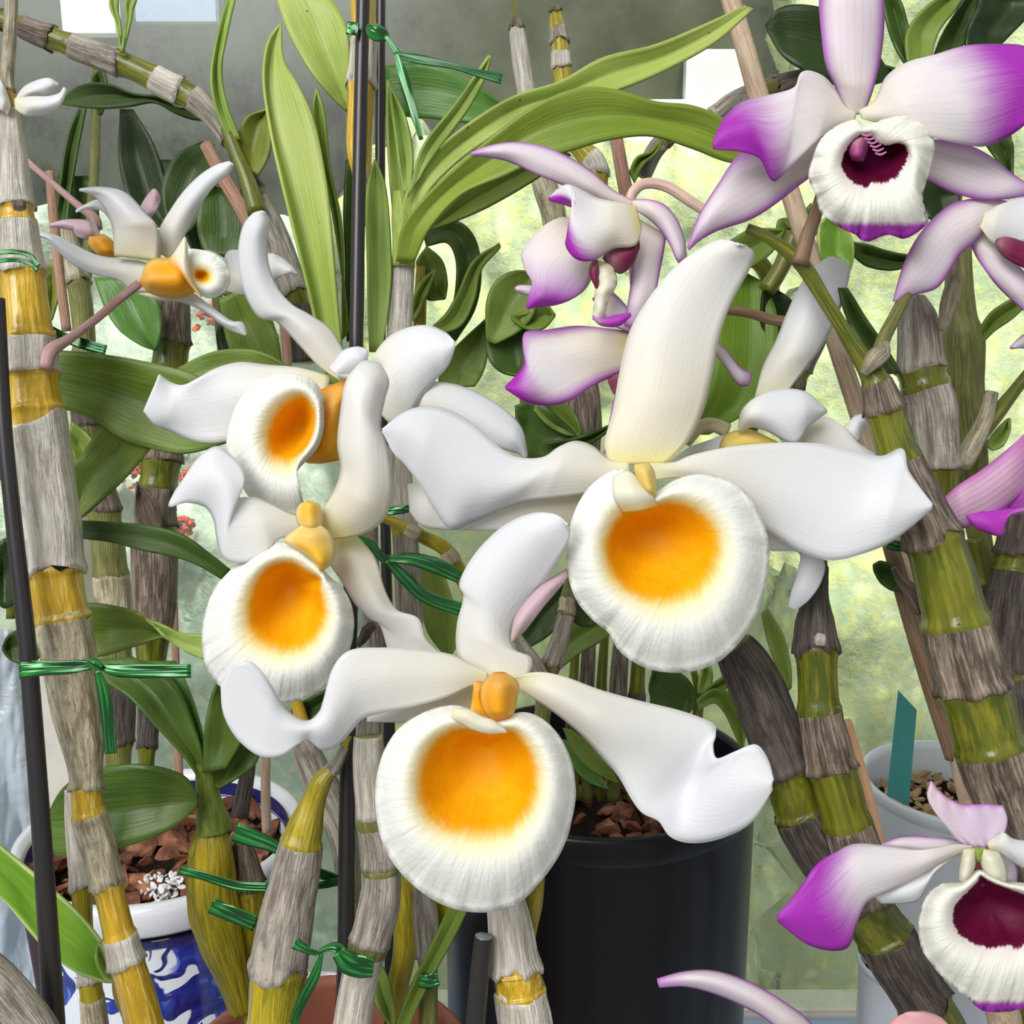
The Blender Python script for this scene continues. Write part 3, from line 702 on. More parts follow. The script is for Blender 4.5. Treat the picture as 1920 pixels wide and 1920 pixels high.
leaf(t, 27, [(965, 760), (1005, 752), (1045, 780), (1085, 820)], [(970, 800), (985, 850), (1020, 860), (1085, 824)], LD)
leaf(t, 27, [(1005, 755), (1050, 750), (1080, 780), (1090, 815)], [(1000, 770), (1030, 800), (1060, 815), (1088, 818)], LM)
leaf(t, 26.5, [(1020, 830), (1060, 825), (1100, 815), (1150, 795)], [(1020, 855), (1060, 850), (1110, 830), (1150, 800)], LD)
t = cane('slim pale cane with withered tip near the top middle', [(962, -10, 4), (966, 30, 8), (970, 60, 12), (978, 120, 14), (988, 180, 14), (1000, 260, 15), (1020, 340, 20), (1040, 410, 20), (1050, 500, 18)], 28.5, M_OLIVE, [(1.2, 1.8, 'b'), (1.9, 4.5, 's'), (5.8, 8, 'y')], 5, .06)
t = cane('short banded yellow and brown cane top right of centre', [(1040, 14, 8), (1044, 40, 13), (1050, 90, 15), (1054, 140, 16), (1062, 200, 16), (1085, 270, 18), (1115, 310, 20), (1122, 360, 18)], 28.2, M_STEM, [(0, .4, 'b'), (1.3, 1.8, 'g'), (2.2, 2.8, 's'), (3.8, 5, 'g'), (5.6, 6.4, 's')], 5, .05)
t = cane('arching grey cane curving behind the bamboo stick', [(1580, 150, 10), (1520, 145, 13), (1470, 155, 14), (1410, 175, 15), (1370, 195, 16), (1330, 225, 15), (1270, 245, 15), (1230, 280, 14), (1205, 330, 13)], 28, M_OLIVE, [(1.3, 2.3, 'b'), (2.8, 4.8, 'g'), (5.5, 6.6, 'b'), (6.8, 8, 'g')], 5, .06)
leaf(t, 27.5, [(1180, 320), (1195, 295), (1220, 285), (1240, 262)], [(1190, 345), (1205, 310), (1228, 290), (1243, 265)], LM)
t = cane('ribbed brown cane under the purple tipped petals', [(1080, 690, 24), (1092, 730, 27), (1096, 790, 28), (1098, 850, 24), (1100, 920, 22)], 28.5, M_OLIVE, [(.6, 4, 'b')], 8, .06)
# right centre leaves
t = cane('broad bright green leaf on a cane behind the two white upper petals', [(1400, 470, 16), (1440, 520, 16), (1450, 640, 18), (1420, 760, 18), (1380, 860, 16)], 28, M_STEMG)
leaf(t, 27, [(1378, 500), (1350, 560), (1345, 640), (1335, 710), (1305, 780), (1285, 815)], [(1432, 530), (1455, 580), (1460, 650), (1452, 710), (1420, 760), (1330, 815)], leaf_mat((124, 156, 52), (92, 130, 34), .1), (0, -.3, 0), .25)
leaf(t, 26.8, [(1430, 540), (1460, 545), (1490, 570), (1490, 600)], [(1425, 600), (1440, 640), (1465, 650), (1490, 602)], LDK)
leaf(t, 26.4, [(1340, 470), (1370, 450), (1410, 430), (1470, 430)], [(1345, 500), (1385, 510), (1440, 480), (1472, 432)], LM)
tube('side_shoot', [(1490, 440, 18), (1465, 500, 16), (1438, 545, 17)], M_STEMG, t, 26.5)
t = cane('brown diagonal shoot behind the smaller white flower', [(1545, 600, 13), (1530, 640, 15), (1500, 690, 20), (1482, 730, 20), (1460, 800, 16)], 26.5, M_OLIVE, [(0, 2.0, 'g'), (2.5, 2.9, 'b')])
t = cane('dark green leaves at the top right corner on a short stem', [(1700, 100, 9), (1720, 170, 10), (1735, 260, 10)], 28, M_STEMG, name='leafy_stem')
leaf(t, 27.2, [(1436, 48), (1455, 18), (1500, 8), (1560, 20), (1620, 60), (1670, 140)], [(1438, 60), (1468, 105), (1510, 132), (1560, 148), (1620, 160), (1670, 150)], LDK, (0, -.3, 0), .25)
leaf(t, 27, [(1650, -20), (1660, 30), (1675, 80), (1700, 125)], [(1680, -20), (1695, 20), (1708, 70), (1712, 120)], LD)
leaf(t, 26.8, [(1700, 120), (1700, 60), (1740, 10), (1790, -20)], [(1745, 120), (1760, 60), (1790, 20), (1815, -20)], LM)
leaf(t, 27.3, [(1745, 115), (1770, 60), (1800, 10), (1820, -20)], [(1795, 100), (1820, 60), (1835, 10), (1850, -20)], LD)
leaf(t, 27, [(1810, 100), (1812, 60), (1830, 20), (1835, -20)], [(1860, 100), (1900, 60), (1935, 20), (1945, -20)], LDK)
leaf(t, 27.4, [(1640, 130), (1655, 145), (1665, 160), (1680, 180)], [(1655, 120), (1690, 135), (1700, 150), (1690, 180)], LD)
t = cane('dark leaves behind the right purple flowers', [(1800, 300, 12), (1790, 380, 12), (1770, 480, 14)], 28.5, M_STEMG, name='leafy_stem')
leaf(t, 27.5, [(1722, 335), (1730, 380), (1745, 410), (1790, 410)], [(1790, 340), (1800, 370), (1800, 400), (1792, 412)], LDK)
leaf(t, 27, [(1840, 260), (1870, 300), (1890, 330), (1900, 345)], [(1895, 250), (1900, 280), (1898, 320), (1901, 345)], LD)
leaf(t, 26.2, [(1536, 490), (1533, 440), (1540, 415), (1556, 402)], [(1588, 525), (1600, 490), (1596, 440), (1557, 402)], LBR)
leaf(t, 27, [(1594, 452), (1630, 460), (1680, 475), (1725, 482)], [(1598, 478), (1630, 500), (1680, 505), (1725, 486)], LD)
leaf(t, 26.8, [(1480, 430), (1462, 410), (1455, 440), (1465, 470)], [(1520, 380), (1540, 420), (1510, 460), (1467, 472)], LM)
t = cane('thick plain olive cane behind the right hand brown cane', [(1800, 430, 22), (1798, 500, 24), (1800, 590, 30), (1805, 640, 40), (1806, 720, 38), (1812, 780, 36), (1822, 880, 30), (1836, 1000, 22), (1855, 1080, 18)], 27.5, M_OLIVE, (), 4, .03)
leaf(t, 27, [(1825, 640), (1855, 590), (1890, 565), (1935, 545)], [(1830, 655), (1865, 620), (1900, 595), (1938, 560)], LM)
tube('side_branch', [(1940, 685, 10), (1905, 730, 11), (1870, 775, 14), (1835, 820, 14), (1800, 860, 16)], M_STEMG, t, 26, ridges=3, ramp=.05)
tube('sheath', [(1860, 735, 12), (1845, 790, 15), (1815, 850, 19), (1800, 870, 20)], SH_STRAW, t, 25.8, jag1=8)
leaf(t, 26.4, [(1850, 835), (1862, 815), (1880, 795), (1892, 785)], [(1862, 845), (1880, 835), (1892, 810), (1893, 786)], LG2)
t = cane('weathered grey cane at the right edge', [(1930, 860, 26), (1915, 960, 30), (1900, 1060, 34), (1885, 1160, 36), (1880, 1260, 34), (1890, 1360, 34), (1905, 1500, 30)], 26.5, M_STEMG, [(0, 1.8, 'd'), (2.1, 4, 'd'), (4.1, 6, 'd')], 7, .07)
t = cane('tapering brown cane between the two right hand canes', [(1826, 1010, 14), (1838, 1080, 14), (1850, 1160, 20), (1870, 1240, 24), (1885, 1340, 22)], 27, M_STEMG, [(1.2, 4, 'd')], 6, .06)
# mid back
t = cane('jointed stem behind the largest yellow throat', [(1075, 1060, 9), (1064, 1120, 12), (1062, 1150, 13), (1052, 1190, 14), (1040, 1230, 16), (1025, 1280, 16), (1010, 1400, 14)], 25.5, M_OLIVE, [(1.0, 1.9, 'y'), (2.1, 4.4, 'g')])
leaf(t, 28.5, [(970, 1200), (1000, 1130), (1040, 1090), (1075, 1075)], [(985, 1220), (1030, 1190), (1060, 1150), (1078, 1078)], LD)
leaf(t, 28.2, [(1000, 1260), (1050, 1190), (1110, 1150), (1170, 1160)], [(1020, 1280), (1080, 1230), (1130, 1200), (1172, 1165)], LM)
leaf(t, 26, [(1060, 1120), (1090, 1090), (1110, 1110), (1120, 1160)], [(1062, 1150), (1080, 1170), (1105, 1175), (1121, 1162)], LD)
tube('side_shoot', [(968, 1190, 8), (984, 1220, 14), (1004, 1250, 16), (1020, 1290, 16)], SH_GREY, t, 25, ridges=4, ramp=.06)
t = cane('pale leaf on a grey cane behind the dark green ribbon', [(690, 980, 16), (690, 1060, 18), (698, 1150, 16), (705, 1220, 14), (690, 1370, 24), (694, 1450, 30), (694, 1530, 32)], 25.8, M_OLIVE, [(0, 1.6, 'g'), (1.7, 3.6, 'g'), (3.7, 6, 'g')], 7, .06)
leaf(t, 26.3, [(785, 1040), (788, 1110), (800, 1180), (835, 1230)], [(822, 1045), (850, 1130), (862, 1190), (845, 1230)], LG2)
tube('spur', [(670, 1210, 6), (682, 1195, 9), (690, 1180, 10), (704, 1172, 6)], SH_BROWN, t, 24.8, ridges=5, ramp=.3)
t = cane('grey fibrous cane leaning behind the black stake', [(560, 1370, 20), (578, 1420, 24), (610, 1490, 28), (640, 1560, 24), (652, 1640, 20), (660, 1740, 16)], 26.5, M_OLIVE, [(0, 5, 'g')], 7, .07)
leaf(t, 26.2, [(545, 1330), (580, 1310), (620, 1290), (640, 1290)], [(550, 1350), (590, 1345), (620, 1320), (642, 1292)], LD)
leaf(t, 26.4, [(606, 1530), (618, 1570), (632, 1610), (642, 1650)], [(640, 1560), (655, 1590), (655, 1630), (644, 1652)], LDK)
tube('side_shoot', [(545, 1290, 10), (560, 1330, 12), (572, 1370, 12)], M_STEMY, t, 26)
t = cane('yellow ribbed cane below the lowest white flower', [(752, 1600, 14), (760, 1660, 22), (762, 1720, 24), (758, 1790, 22), (745, 1860, 20), (745, 1940, 18)], 25.5, M_STEM, (), 6, .08)
t = cane('grey green cane with small green tie near the bottom', [(790, 1660, 12), (798, 1720, 20), (802, 1790, 17), (804, 1860, 17), (802, 1940, 17)], 24.8, M_OLIVE, [(0, 2.1, 'g')], 6, .06)
leaf(t, 24, [(845, 1690), (812, 1765), (775, 1840), (738, 1930)], [(880, 1700), (848, 1765), (805, 1840), (765, 1930)], LM, fold=.15)
leaf(t, 24.4, [(690, 1800), (697, 1850), (712, 1895), (736, 1930)], [(702, 1790), (725, 1830), (738, 1880), (738, 1930)], LG2)
leaf(t, 25.3, [(800, 1650), (803, 1700), (808, 1740), (812, 1770)], [(845, 1650), (845, 1700), (835, 1740), (814, 1770)], leaf_mat((190, 182, 30), (170, 160, 20)))
# black pot plants
for k, (x, w_, xb) in enumerate(((1075, 9, 1080), (1100, 12, 1102), (1128, 10, 1125), (1160, 14, 1150), (1195, 14, 1185), (1235, 12, 1230))):
    t = cane(['thin dark stem nearest the lowest yellow throat in the black pot', 'second thin stem in the black pot, slightly brown', 'slender green stem in the middle of the black pot', 'thicker striped stem in the black pot under the big white lip', 'pale olive stem in the black pot under the big white lip', 'stem in the black pot beside the broad green leaf'][k],
        [(x + 6, 1190, w_ * .8), (x, 1280, w_), (x - 3, 1380, w_), (xb, 1500, w_ * .9)], 33.2 + .4 * (k % 3), M_OLIVE if k % 2 else M_STEMG, [(1.2, 2.2, 'd')] if k % 2 == 0 else [(.2, 1.6, 'b')], 5, .05, 'stems in the black pot')
    if k == 1:
        leaf(t, 31.5, [(1055, 1365), (1075, 1410), (1110, 1445), (1160, 1470)], [(1075, 1370), (1110, 1400), (1140, 1435), (1162, 1470)], LM, fold=.1)
        leaf(t, 32, [(1050, 1385), (1070, 1430), (1100, 1465), (1140, 1480)], [(1065, 1390), (1090, 1420), (1120, 1450), (1142, 1480)], LGL, fold=.1)
t = cane('leafy green shoot at the rim of the black pot', [(1300, 1255, 6), (1310, 1300, 8), (1308, 1340, 10), (1300, 1420, 10)], 31, M_STEMG, name='leafy_stem')
leaf(t, 30.5, [(1302, 1325), (1280, 1345), (1245, 1335), (1218, 1300), (1225, 1255)], [(1305, 1305), (1295, 1280), (1270, 1258), (1245, 1250), (1226, 1254)], LD)
leaf(t, 30.2, [(1305, 1312), (1340, 1292), (1378, 1305), (1400, 1345), (1393, 1400)], [(1310, 1332), (1340, 1318), (1360, 1338), (1375, 1370), (1390, 1402)], LM)
leaf(t, 30.4, [(1312, 1300), (1340, 1280), (1365, 1262), (1385, 1245)], [(1320, 1315), (1345, 1300), (1372, 1280), (1388, 1248)], LM)
leaf(t, 30.6, [(1308, 1300), (1312, 1270), (1318, 1250), (1325, 1235)], [(1325, 1300), (1335, 1275), (1332, 1250), (1326, 1235)], LG2)
t = cane('small dark foliage by the left stake', [(20, 1000, 8), (22, 1080, 8), (20, 1160, 8)], 30, M_STEMG, name='leafy_stem')
leaf(t, 29, [(-10, 1020), (10, 1010), (35, 1000), (60, 990)], [(-10, 1130), (15, 1140), (45, 1100), (62, 995)], LDK)
leaf(t, 28.5, [(4, 1210), (20, 1188), (50, 1178), (90, 1200)], [(6, 1225), (30, 1243), (60, 1245), (90, 1210)], LD)
leaf(t, 29.5, [(0, 770), (2, 800), (0, 850), (-5, 900)], [(12, 780), (16, 820), (10, 860), (0, 900)], LD)
# left plant in the blue pot
t = cane('squat leafy bulb with golden ribbed base in the blue and white pot', [(385, 1440, 16), (390, 1500, 18), (396, 1545, 24), (398, 1600, 38), (400, 1680, 42), (415, 1760, 38), (440, 1840, 26), (455, 1900, 20)], 27, M_STEM, (), 9, .17, name='orchid_bulb')
tube('green_neck', [(384, 1430, 15), (389, 1490, 19), (398, 1540, 27), (400, 1560, 30)], bark_mat('neck_green', (118, 134, 44), (90, 110, 32), (150, 160, 70), .4, .5, .0004), t, 27, ridges=3, ramp=.05, add=3)
leaf(t, 26.8, [(176, 1238), (195, 1275), (245, 1310), (300, 1370), (350, 1425), (380, 1470)], [(250, 1232), (300, 1262), (335, 1300), (365, 1370), (380, 1420), (384, 1470)], LS, (.8, 0, 0), .3)
leaf(t, 27.2, [(235, 1240), (290, 1250), (330, 1290), (365, 1370), (380, 1430)], [(330, 1240), (350, 1280), (370, 1340), (382, 1390), (386, 1430)], LGL, (.8, .2, 0), .2)
leaf(t, 26.6, [(380, 1450), (383, 1380), (392, 1320), (408, 1278)], [(425, 1440), (455, 1380), (450, 1320), (410, 1278)], LS, (0, 0, .3), .3)
leaf(t, 26.9, [(395, 1470), (410, 1430), (440, 1385), (480, 1370)], [(410, 1480), (450, 1455), (480, 1430), (490, 1380)], LS, (0, .3, .5), .2)
leaf(t, 26.2, [(372, 1488), (345, 1455), (290, 1437), (230, 1434), (170, 1445), (120, 1475), (88, 1530)], [(372, 1512), (330, 1548), (275, 1575), (215, 1592), (150, 1602), (100, 1600), (88, 1535)], LS, (0, -.5, .4), .35)
t = cane('neighbouring golden ribbed bulb with papery brown collar', [(450, 1570, 12), (455, 1620, 24), (458, 1680, 34), (462, 1760, 34), (470, 1840, 26), (480, 1920, 20)], 27.8, M_STEM, [(.2, 1.7, 'b')], 9, .17, name='orchid_bulb')
t = cane('dark stem standing in the blue pot near the pale dowel', [(470, 1400, 10), (462, 1460, 12), (450, 1530, 14)], 33, M_OLIVE, [(.2, 2, 'd')])
# bottom left
t = cane('bright green leaf crossing the left black stake', [(225, 1790, 5), (222, 1830, 10), (226, 1860, 14), (240, 1900, 12)], 23.4, M_STEM, name='leafy_stem')
leaf(t, 23.2, [(-30, 1560), (30, 1610), (90, 1660), (150, 1715), (195, 1775), (218, 1838)], [(-30, 1650), (30, 1715), (90, 1785), (140, 1822), (190, 1840), (218, 1842)], LBR, (-.3, -.3, 0), .35)
leaf(t, 22.9, [(182, 1770), (180, 1800), (195, 1835), (215, 1842)], [(188, 1768), (205, 1790), (218, 1815), (222, 1838)], LG2)
cane('thick weathered cane end in the bottom left corner', [(-60, 1790, 30), (0, 1850, 36), (50, 1910, 36), (90, 1970, 34)], 20.5, M_OLIVE, [(0, 3, 'g')], 6, .06, stand=False)
# ---------------------------------------------------------------- stakes
def stake(label, pts, D, mat, name='plant_stake', cat='stake', rid=0, amp=0, cap=None):
    t = T(name, label, cat, P(pts[-1][0], pts[-1][1], D))
    tube('rod', ground(pts, D), mat, t, D, ridges=rid, ramp=amp, seg=20)
    if cap: tube('cut_end', [(pts[0][0] + .3, pts[0][1] - 1.2, pts[0][2] * .96), (pts[0][0], pts[0][1] + 1, pts[0][2] * .98)], cap, t, D, step=1)
    return t
stake('left of the two tall black stakes tied with green foil at the top', [(682, -40, 13), (674, 300, 13), (668, 640, 13), (662, 900, 14), (655, 1250, 14), (650, 1550, 15), (648, 1800, 16), (640, 1960, 16)], 24.2, M_BLACK)
stake('thinner black stake just right of its taller twin', [(714, -40, 9), (713, 300, 9.5), (715, 640, 9), (722, 950, 10), (728, 1250, 11), (731, 1600, 12), (732, 1960, 12)], 27.2, M_BLACK)
stake('black stake leaning beside the tall silvery left cane', [(-4, 560, 13), (8, 800, 14), (28, 1000, 15), (50, 1200, 16), (66, 1400, 17), (84, 1650, 18), (104, 1960, 20)], 21.6, M_BLACK)
stake('short black stake with bare cut top near the bottom', [(907, 1756, 17), (900, 1820, 18), (888, 1960, 19)], 21.5, M_BLACK, cap=plain('cut_metal', (150, 156, 160), .3, .5, .6))
stake('dark rod behind the purple tipped left petal', [(1022, 700, 15), (1024, 760, 15), (1026, 830, 14), (1030, 930, 13)], 29.5, M_BLACK)
stake('purplish black tube standing beside the blue pot', [(60, 1700, 18), (80, 1800, 19), (104, 1940, 20)], 25, plain('dark_purple_tube', (58, 42, 52), .4, .5))
stake('pale bamboo stick leaning past the top right purple flower', [(1352, -60, 17), (1394, 80, 18), (1428, 200, 19), (1478, 350, 18), (1512, 460, 18), (1560, 620, 17), (1612, 780, 18), (1668, 960, 18), (1720, 1130, 18), (1790, 1340, 17)], 26.2, M_WOOD, 'bamboo_stick', 'stick', 4, .03)
stake('pinkish wooden stick behind the purple flower pedicel', [(1152, 240, 12), (1166, 320, 13), (1180, 400, 14), (1192, 520, 12), (1200, 640, 12)], 27.5, M_WOODP, 'wooden_stick', 'stick', 3, .02)
stake('weathered stick with cut top above the tall white petal', [(386, 270, 12), (420, 335, 13), (456, 395, 14), (480, 450, 13), (500, 500, 13)], 29.3, M_WOODP, 'wooden_stick', 'stick', 3, .04)
stake('slim pinkish stick left of the small sideways flower', [(93, 322, 8), (100, 400, 9), (110, 500, 9), (125, 620, 9)], 29, M_WOODP, 'wooden_stick', 'stick')
stake('pale dowel standing in the bark of the blue pot', [(500, 1400, 8), (498, 1470, 9), (500, 1560, 9)], 36, M_WOOD, 'wooden_dowel', 'stick')
stake('pinkish dowel at the back of the blue pot', [(326, 1130, 7), (330, 1250, 7), (334, 1400, 8), (336, 1480, 8)], 38, M_WOODP, 'wooden_dowel', 'stick')
stake('brownish dowel behind the tall white petal of the left flower', [(530, 580, 9), (536, 640, 9), (540, 700, 8)], 27.5, M_WOODP, 'wooden_dowel', 'stick')
stake('flat orange wood splint behind the centre right cane', [(1588, 1350, 8), (1620, 1460, 9), (1650, 1580, 9), (1660, 1640, 8)], 26.5, plain('orange_wood', (226, 178, 142), .6, .3), 'wooden_splint', 'stick')
stake('pointed beige stick against the far right cane', [(1779, 1345, 3), (1788, 1380, 10), (1802, 1440, 17), (1825, 1530, 20), (1840, 1620, 20)], 24.5, M_WOOD, 'wooden_stick', 'stick', 3, .03)
stake('pale bamboo stick end at the bottom right corner', [(1868, 1860, 30), (1880, 1900, 31), (1895, 1970, 31)], 21.5, M_WOOD, 'bamboo_stick', 'stick', 4, .03)
stake('brown stick running beside the far right cane', [(1668, 1020, 14), (1700, 1130, 17), (1745, 1280, 18), (1790, 1420, 18)], 24.6, M_BROWNST, 'wooden_stick', 'stick', 3, .04)
# ---------------------------------------------------------------- front canes
t = cane('tall silvery and yellow cane bound with green foil on the left', [(24, -40, 8), (18, 80, 9), (14, 150, 9), (20, 205, 13), (24, 290, 22), (29, 380, 29), (36, 450, 34), (44, 540, 40), (52, 640, 46), (58, 720, 49), (68, 800, 52), (80, 880, 50), (94, 980, 50), (104, 1080, 48), (118, 1160, 46), (132, 1240, 43), (146, 1330, 40), (156, 1390, 34), (162, 1450, 26), (166, 1520, 28), (188, 1600, 27), (212, 1700, 26), (234, 1790, 29), (258, 1870, 32), (280, 1960, 34)], 22.8,
         M_STEMY, [(0, 2.4, 'y'), (3.0, 5.1, 's'), (5.5, 6.7, 's'), (7.9, 8.75, 's', 12, 4), (9.6, 12.9, 's', 8, 14, 42), (14.0, 18.4, 'y', 14, 8), (19.1, 20.6, 'y'), (21.6, 22.2, 's', 3, 3)], 6, .05, shadd=2.5)
leaf(t, 24.6, [(98, 655), (190, 664), (290, 682), (370, 706), (415, 750), (440, 815)], [(98, 760), (170, 785), (215, 815), (262, 835), (345, 850), (440, 825)], LM, (0, 0, .2), .35)
leaf(t, 25.2, [(330, 692), (390, 662), (450, 654), (500, 664), (560, 700)], [(350, 720), (400, 715), (450, 710), (500, 705), (560, 702)], LM, fold=.1)
leaf(t, 24.9, [(190, 795), (155, 850), (130, 885), (138, 975)], [(285, 838), (245, 885), (195, 935), (140, 980)], LM, fold=.2)
leaf(t, 24.5, [(128, 975), (200, 979), (280, 985), (345, 1005), (395, 1040), (432, 1068)], [(130, 1008), (200, 1016), (260, 1030), (320, 1043), (372, 1060), (418, 1088)], LD, (0, -.3, 0), .12)
leaf(t, 24.7, [(140, 1128), (200, 1134), (255, 1148), (290, 1170), (315, 1190)], [(150, 1238), (200, 1228), (250, 1212), (285, 1200), (315, 1192)], LM, fold=.3)
leaf(t, 24.5, [(255, 1148), (300, 1170), (340, 1186), (385, 1190)], [(290, 1172), (310, 1195), (345, 1220), (385, 1238)], LG2, fold=.1)
tube('cut_spur', [(34, 378, 10), (36, 384, 12), (38, 392, 11)], SH_BROWN, t, 21.9, step=3)
t2 = cane('slender pale cane running alongside the left silvery cane', [(133, 1480, 9), (140, 1530, 15), (148, 1600, 18), (153, 1670, 18), (158, 1760, 17), (170, 1850, 19), (182, 1960, 22)], 24.7, M_STEM, [(0, 2.9, 's'), (4.3, 4.9, 's'), (5.2, 6, 'y')], 6, .04, stand=False)
tube('small_spur', [(232, 1800, 9), (232, 1840, 12), (238, 1870, 8)], M_STEM, t2, 23.0)
cane('bent grey and lime cane left of the black stakes', [(655, 1380, 5), (632, 1430, 9), (606, 1460, 17), (588, 1500, 22), (572, 1550, 32), (560, 1600, 38), (548, 1660, 42), (536, 1720, 46), (522, 1800, 50), (514, 1880, 48), (510, 1960, 44)], 23.6,
     M_STEM, [(.4, 1.4, 'g'), (4.6, 8.2, 'g', 14, 18), (9.6, 10, 's')], 6, .09, shadd=2)
cane('pale grey jointed cane bound to the black stake by foil', [(690, 1380, 24), (693, 1450, 28), (700, 1540, 26), (712, 1600, 30), (716, 1660, 34), (706, 1720, 36), (690, 1780, 33), (672, 1850, 32), (655, 1960, 34)], 22.9,
     M_OLIVE, [(0, 1.9, 's'), (2.1, 3.4, 'g'), (3.5, 5.8, 'g'), (6, 8, 's')], 6, .04, jag=4, shadd=1)
cane('papery white cane below the lowest white flower', [(948, 1660, 26), (955, 1710, 34), (965, 1780, 40), (974, 1840, 43), (984, 1900, 46), (992, 1970, 46)], 21.9,
     M_STEMY, [(0, 2.6, 's', 3, 20), (3.3, 5, 's', 16, 3)], 7, .10)
cane('stubby lime green shoot on the papery white cane', [(1012, 1640, 10), (1000, 1690, 18), (990, 1730, 19), (986, 1770, 16)], 22.2, M_STEM, (), 4, .05)
# right front
t = cane('long knobbly cane with bright green bands on the right', [(1400, 428, 9), (1440, 446, 10), (1500, 492, 14), (1550, 570, 13), (1600, 650, 15), (1640, 712, 24), (1660, 780, 34), (1688, 870, 38), (1722, 950, 42), (1758, 1040, 52), (1785, 1140, 56), (1806, 1230, 60), (1836, 1330, 62), (1858, 1410, 60), (1890, 1500, 58), (1925, 1590, 56), (1950, 1680, 54)], 22.2,
         M_STEMG, [(5.1, 5.9, 'b'), (6.9, 8.7, 'b', 4, 16), (10.3, 11.6, 'b', 12, 8), (12.9, 16, 'b', 14, 4)], 7, .10, shadd=2.5, stand=False)
tube('flower_stalk', [(1500, 495, 16), (1512, 450, 14), (1530, 400, 12), (1545, 350, 11)], M_BROWNST, t, 22.0, label='brown flower stalk')
tube('flower_stalk', [(1640, 690, 14), (1655, 640, 13), (1680, 590, 12), (1700, 550, 11)], M_OLIVE, t, 22.0)
tube('papery_bract', [(1620, 700, 8), (1640, 672, 18), (1655, 660, 16), (1662, 640, 4)], SH_STRAW, t, 21.8)
leaf(t, 24.2, [(1638, 1058), (1655, 1053), (1680, 1065), (1700, 1095)], [(1640, 1072), (1655, 1095), (1680, 1108), (1700, 1098)], LD)
tube('withered_bract', [(1675, 1065, 5), (1690, 1090, 10), (1715, 1115, 16), (1728, 1150, 10)], SH_BROWN, t, 23.2)
leaf(t, 23.2, [(1572, 540), (1590, 600), (1620, 650), (1660, 700)], [(1590, 540), (1625, 600), (1660, 650), (1690, 700)], LD)
t = cane('thick grey brown cane standing behind the green banded cane', [(1718, 555, 12), (1720, 590, 30), (1724, 640, 36), (1728, 700, 40), (1745, 760, 42), (1752, 830, 40), (1758, 880, 38), (1762, 940, 34), (1770, 1000, 30)], 24.6, M_STEMG, [(0, 2.9, 'g', 10, 4), (3.4, 6.0, 'g', 14, 4)], 7, .06)
tube('dried_bract', [(1795, 480, 4), (1790, 520, 12), (1778, 570, 15), (1768, 620, 8)], SH_STRAW, t, 24)
t = cane('dark fibrous cane slanting from the big white lip to the bottom right', [(1352, 1180, 20), (1385, 1225, 38), (1420, 1290, 46), (1450, 1370, 46), (1478, 1450, 46), (1505, 1530, 46), (1545, 1600, 48), (1600, 1670, 48), (1650, 1740, 50), (1690, 1810, 48), (1735, 1880, 46), (1790, 1970, 44)], 23.8,
         M_STEMG, [(.7, 3.9, 'd', 4, 5), (4.9, 7.3, 'd', 16, 6), (8.2, 10.0, 'd', 12, 8), (10.8, 11, 'd')], 7, .08, shadd=2.5)
t = cane('green and brown cane rising straight beneath the hanging white petal', [(1546, 1050, 5), (1540, 1090, 10), (1530, 1130, 22), (1528, 1180, 34), (1532, 1260, 36), (1536, 1330, 36), (1550, 1400, 40), (1568, 1470, 42), (1590, 1550, 42), (1615, 1620, 42), (1640, 1690, 40)], 23.0,
         M_STEMG, [(.3, 3.5, 'd', 3, 10), (5.0, 6.6, 'b', 14, 5), (7.9, 10, 'b', 14, 3)], 7, .10, shadd=2.3)
tube('cut_bud', [(1540, 1188, 7), (1538, 1198, 11), (1538, 1210, 9)], SH_SILV, t, 21.5, step=3)
leaf(t, 25, [(1428, 1150), (1438, 1195), (1455, 1245), (1478, 1295)], [(1440, 1140), (1465, 1185), (1480, 1235), (1484, 1290)], LG2, fold=.15)
cane('spur of dry cane with a yellow joint beside the black pot', [(1388, 1300, 10), (1400, 1335, 14), (1412, 1370, 12), (1425, 1420, 12)], 25.5, M_STEMY, [(1, 3, 'b')])
# ---------------------------------------------------------------- foil ties
def rib(parent, D, pts, nm='ribbon_tail', z=(0, 0, 0)):
    """flat foil strip through (x, y, half width)"""
    L, R = [], []
    n = len(pts)
    for i, p in enumerate(pts):
        a = pts[max(0, i - 1)]; b = pts[min(n - 1, i + 1)]
        dx, dy = b[0] - a[0], b[1] - a[1]; l = math.hypot(dx, dy) or 1
        L.append((p[0] - dy / l * p[2], p[1] + dx / l * p[2])); R.append((p[0] + dy / l * p[2], p[1] - dx / l * p[2]))
    return rails(nm, D, [L, R], M_RIB, parent, z, .0, 0, .025, 1.2, .02, 7, 6)
def tie(label, D, x, y): return T('foil_tie', label, 'plant tie', P(x, y, D))
t = tie('green foil tie knotted round the left silvery cane and black stake', 20.6, 160, 1255)
rib(t, 20.6, [(36, 1258, 16), (80, 1254, 13), (130, 1252, 12), (170, 1246, 10)], 'ribbon_band')
tube('ribbon_band', [(60, 1240, 2), (100, 1242, 3), (150, 1240, 3), (175, 1244, 4)], M_RIB, t, 20.4)
tube('knot', [(165, 1240, 5), (178, 1246, 10), (190, 1254, 5)], M_RIB, t, 20.4, ridges=4, ramp=.3, step=3)
rib(t, 20.5, [(188, 1250, 5), (220, 1257, 12), (290, 1259, 13), (358, 1258, 13)])
rib(t, 20.6, [(182, 1256, 6), (195, 1300, 12), (202, 1350, 12), (208, 1413, 11)])
t = tie('green foil loop round the left cane near its top', 21, 40, 480)
rib(t, 21, [(-10, 474, 4), (25, 472, 4.5), (55, 478, 4.5), (72, 500, 5)], 'ribbon_band')
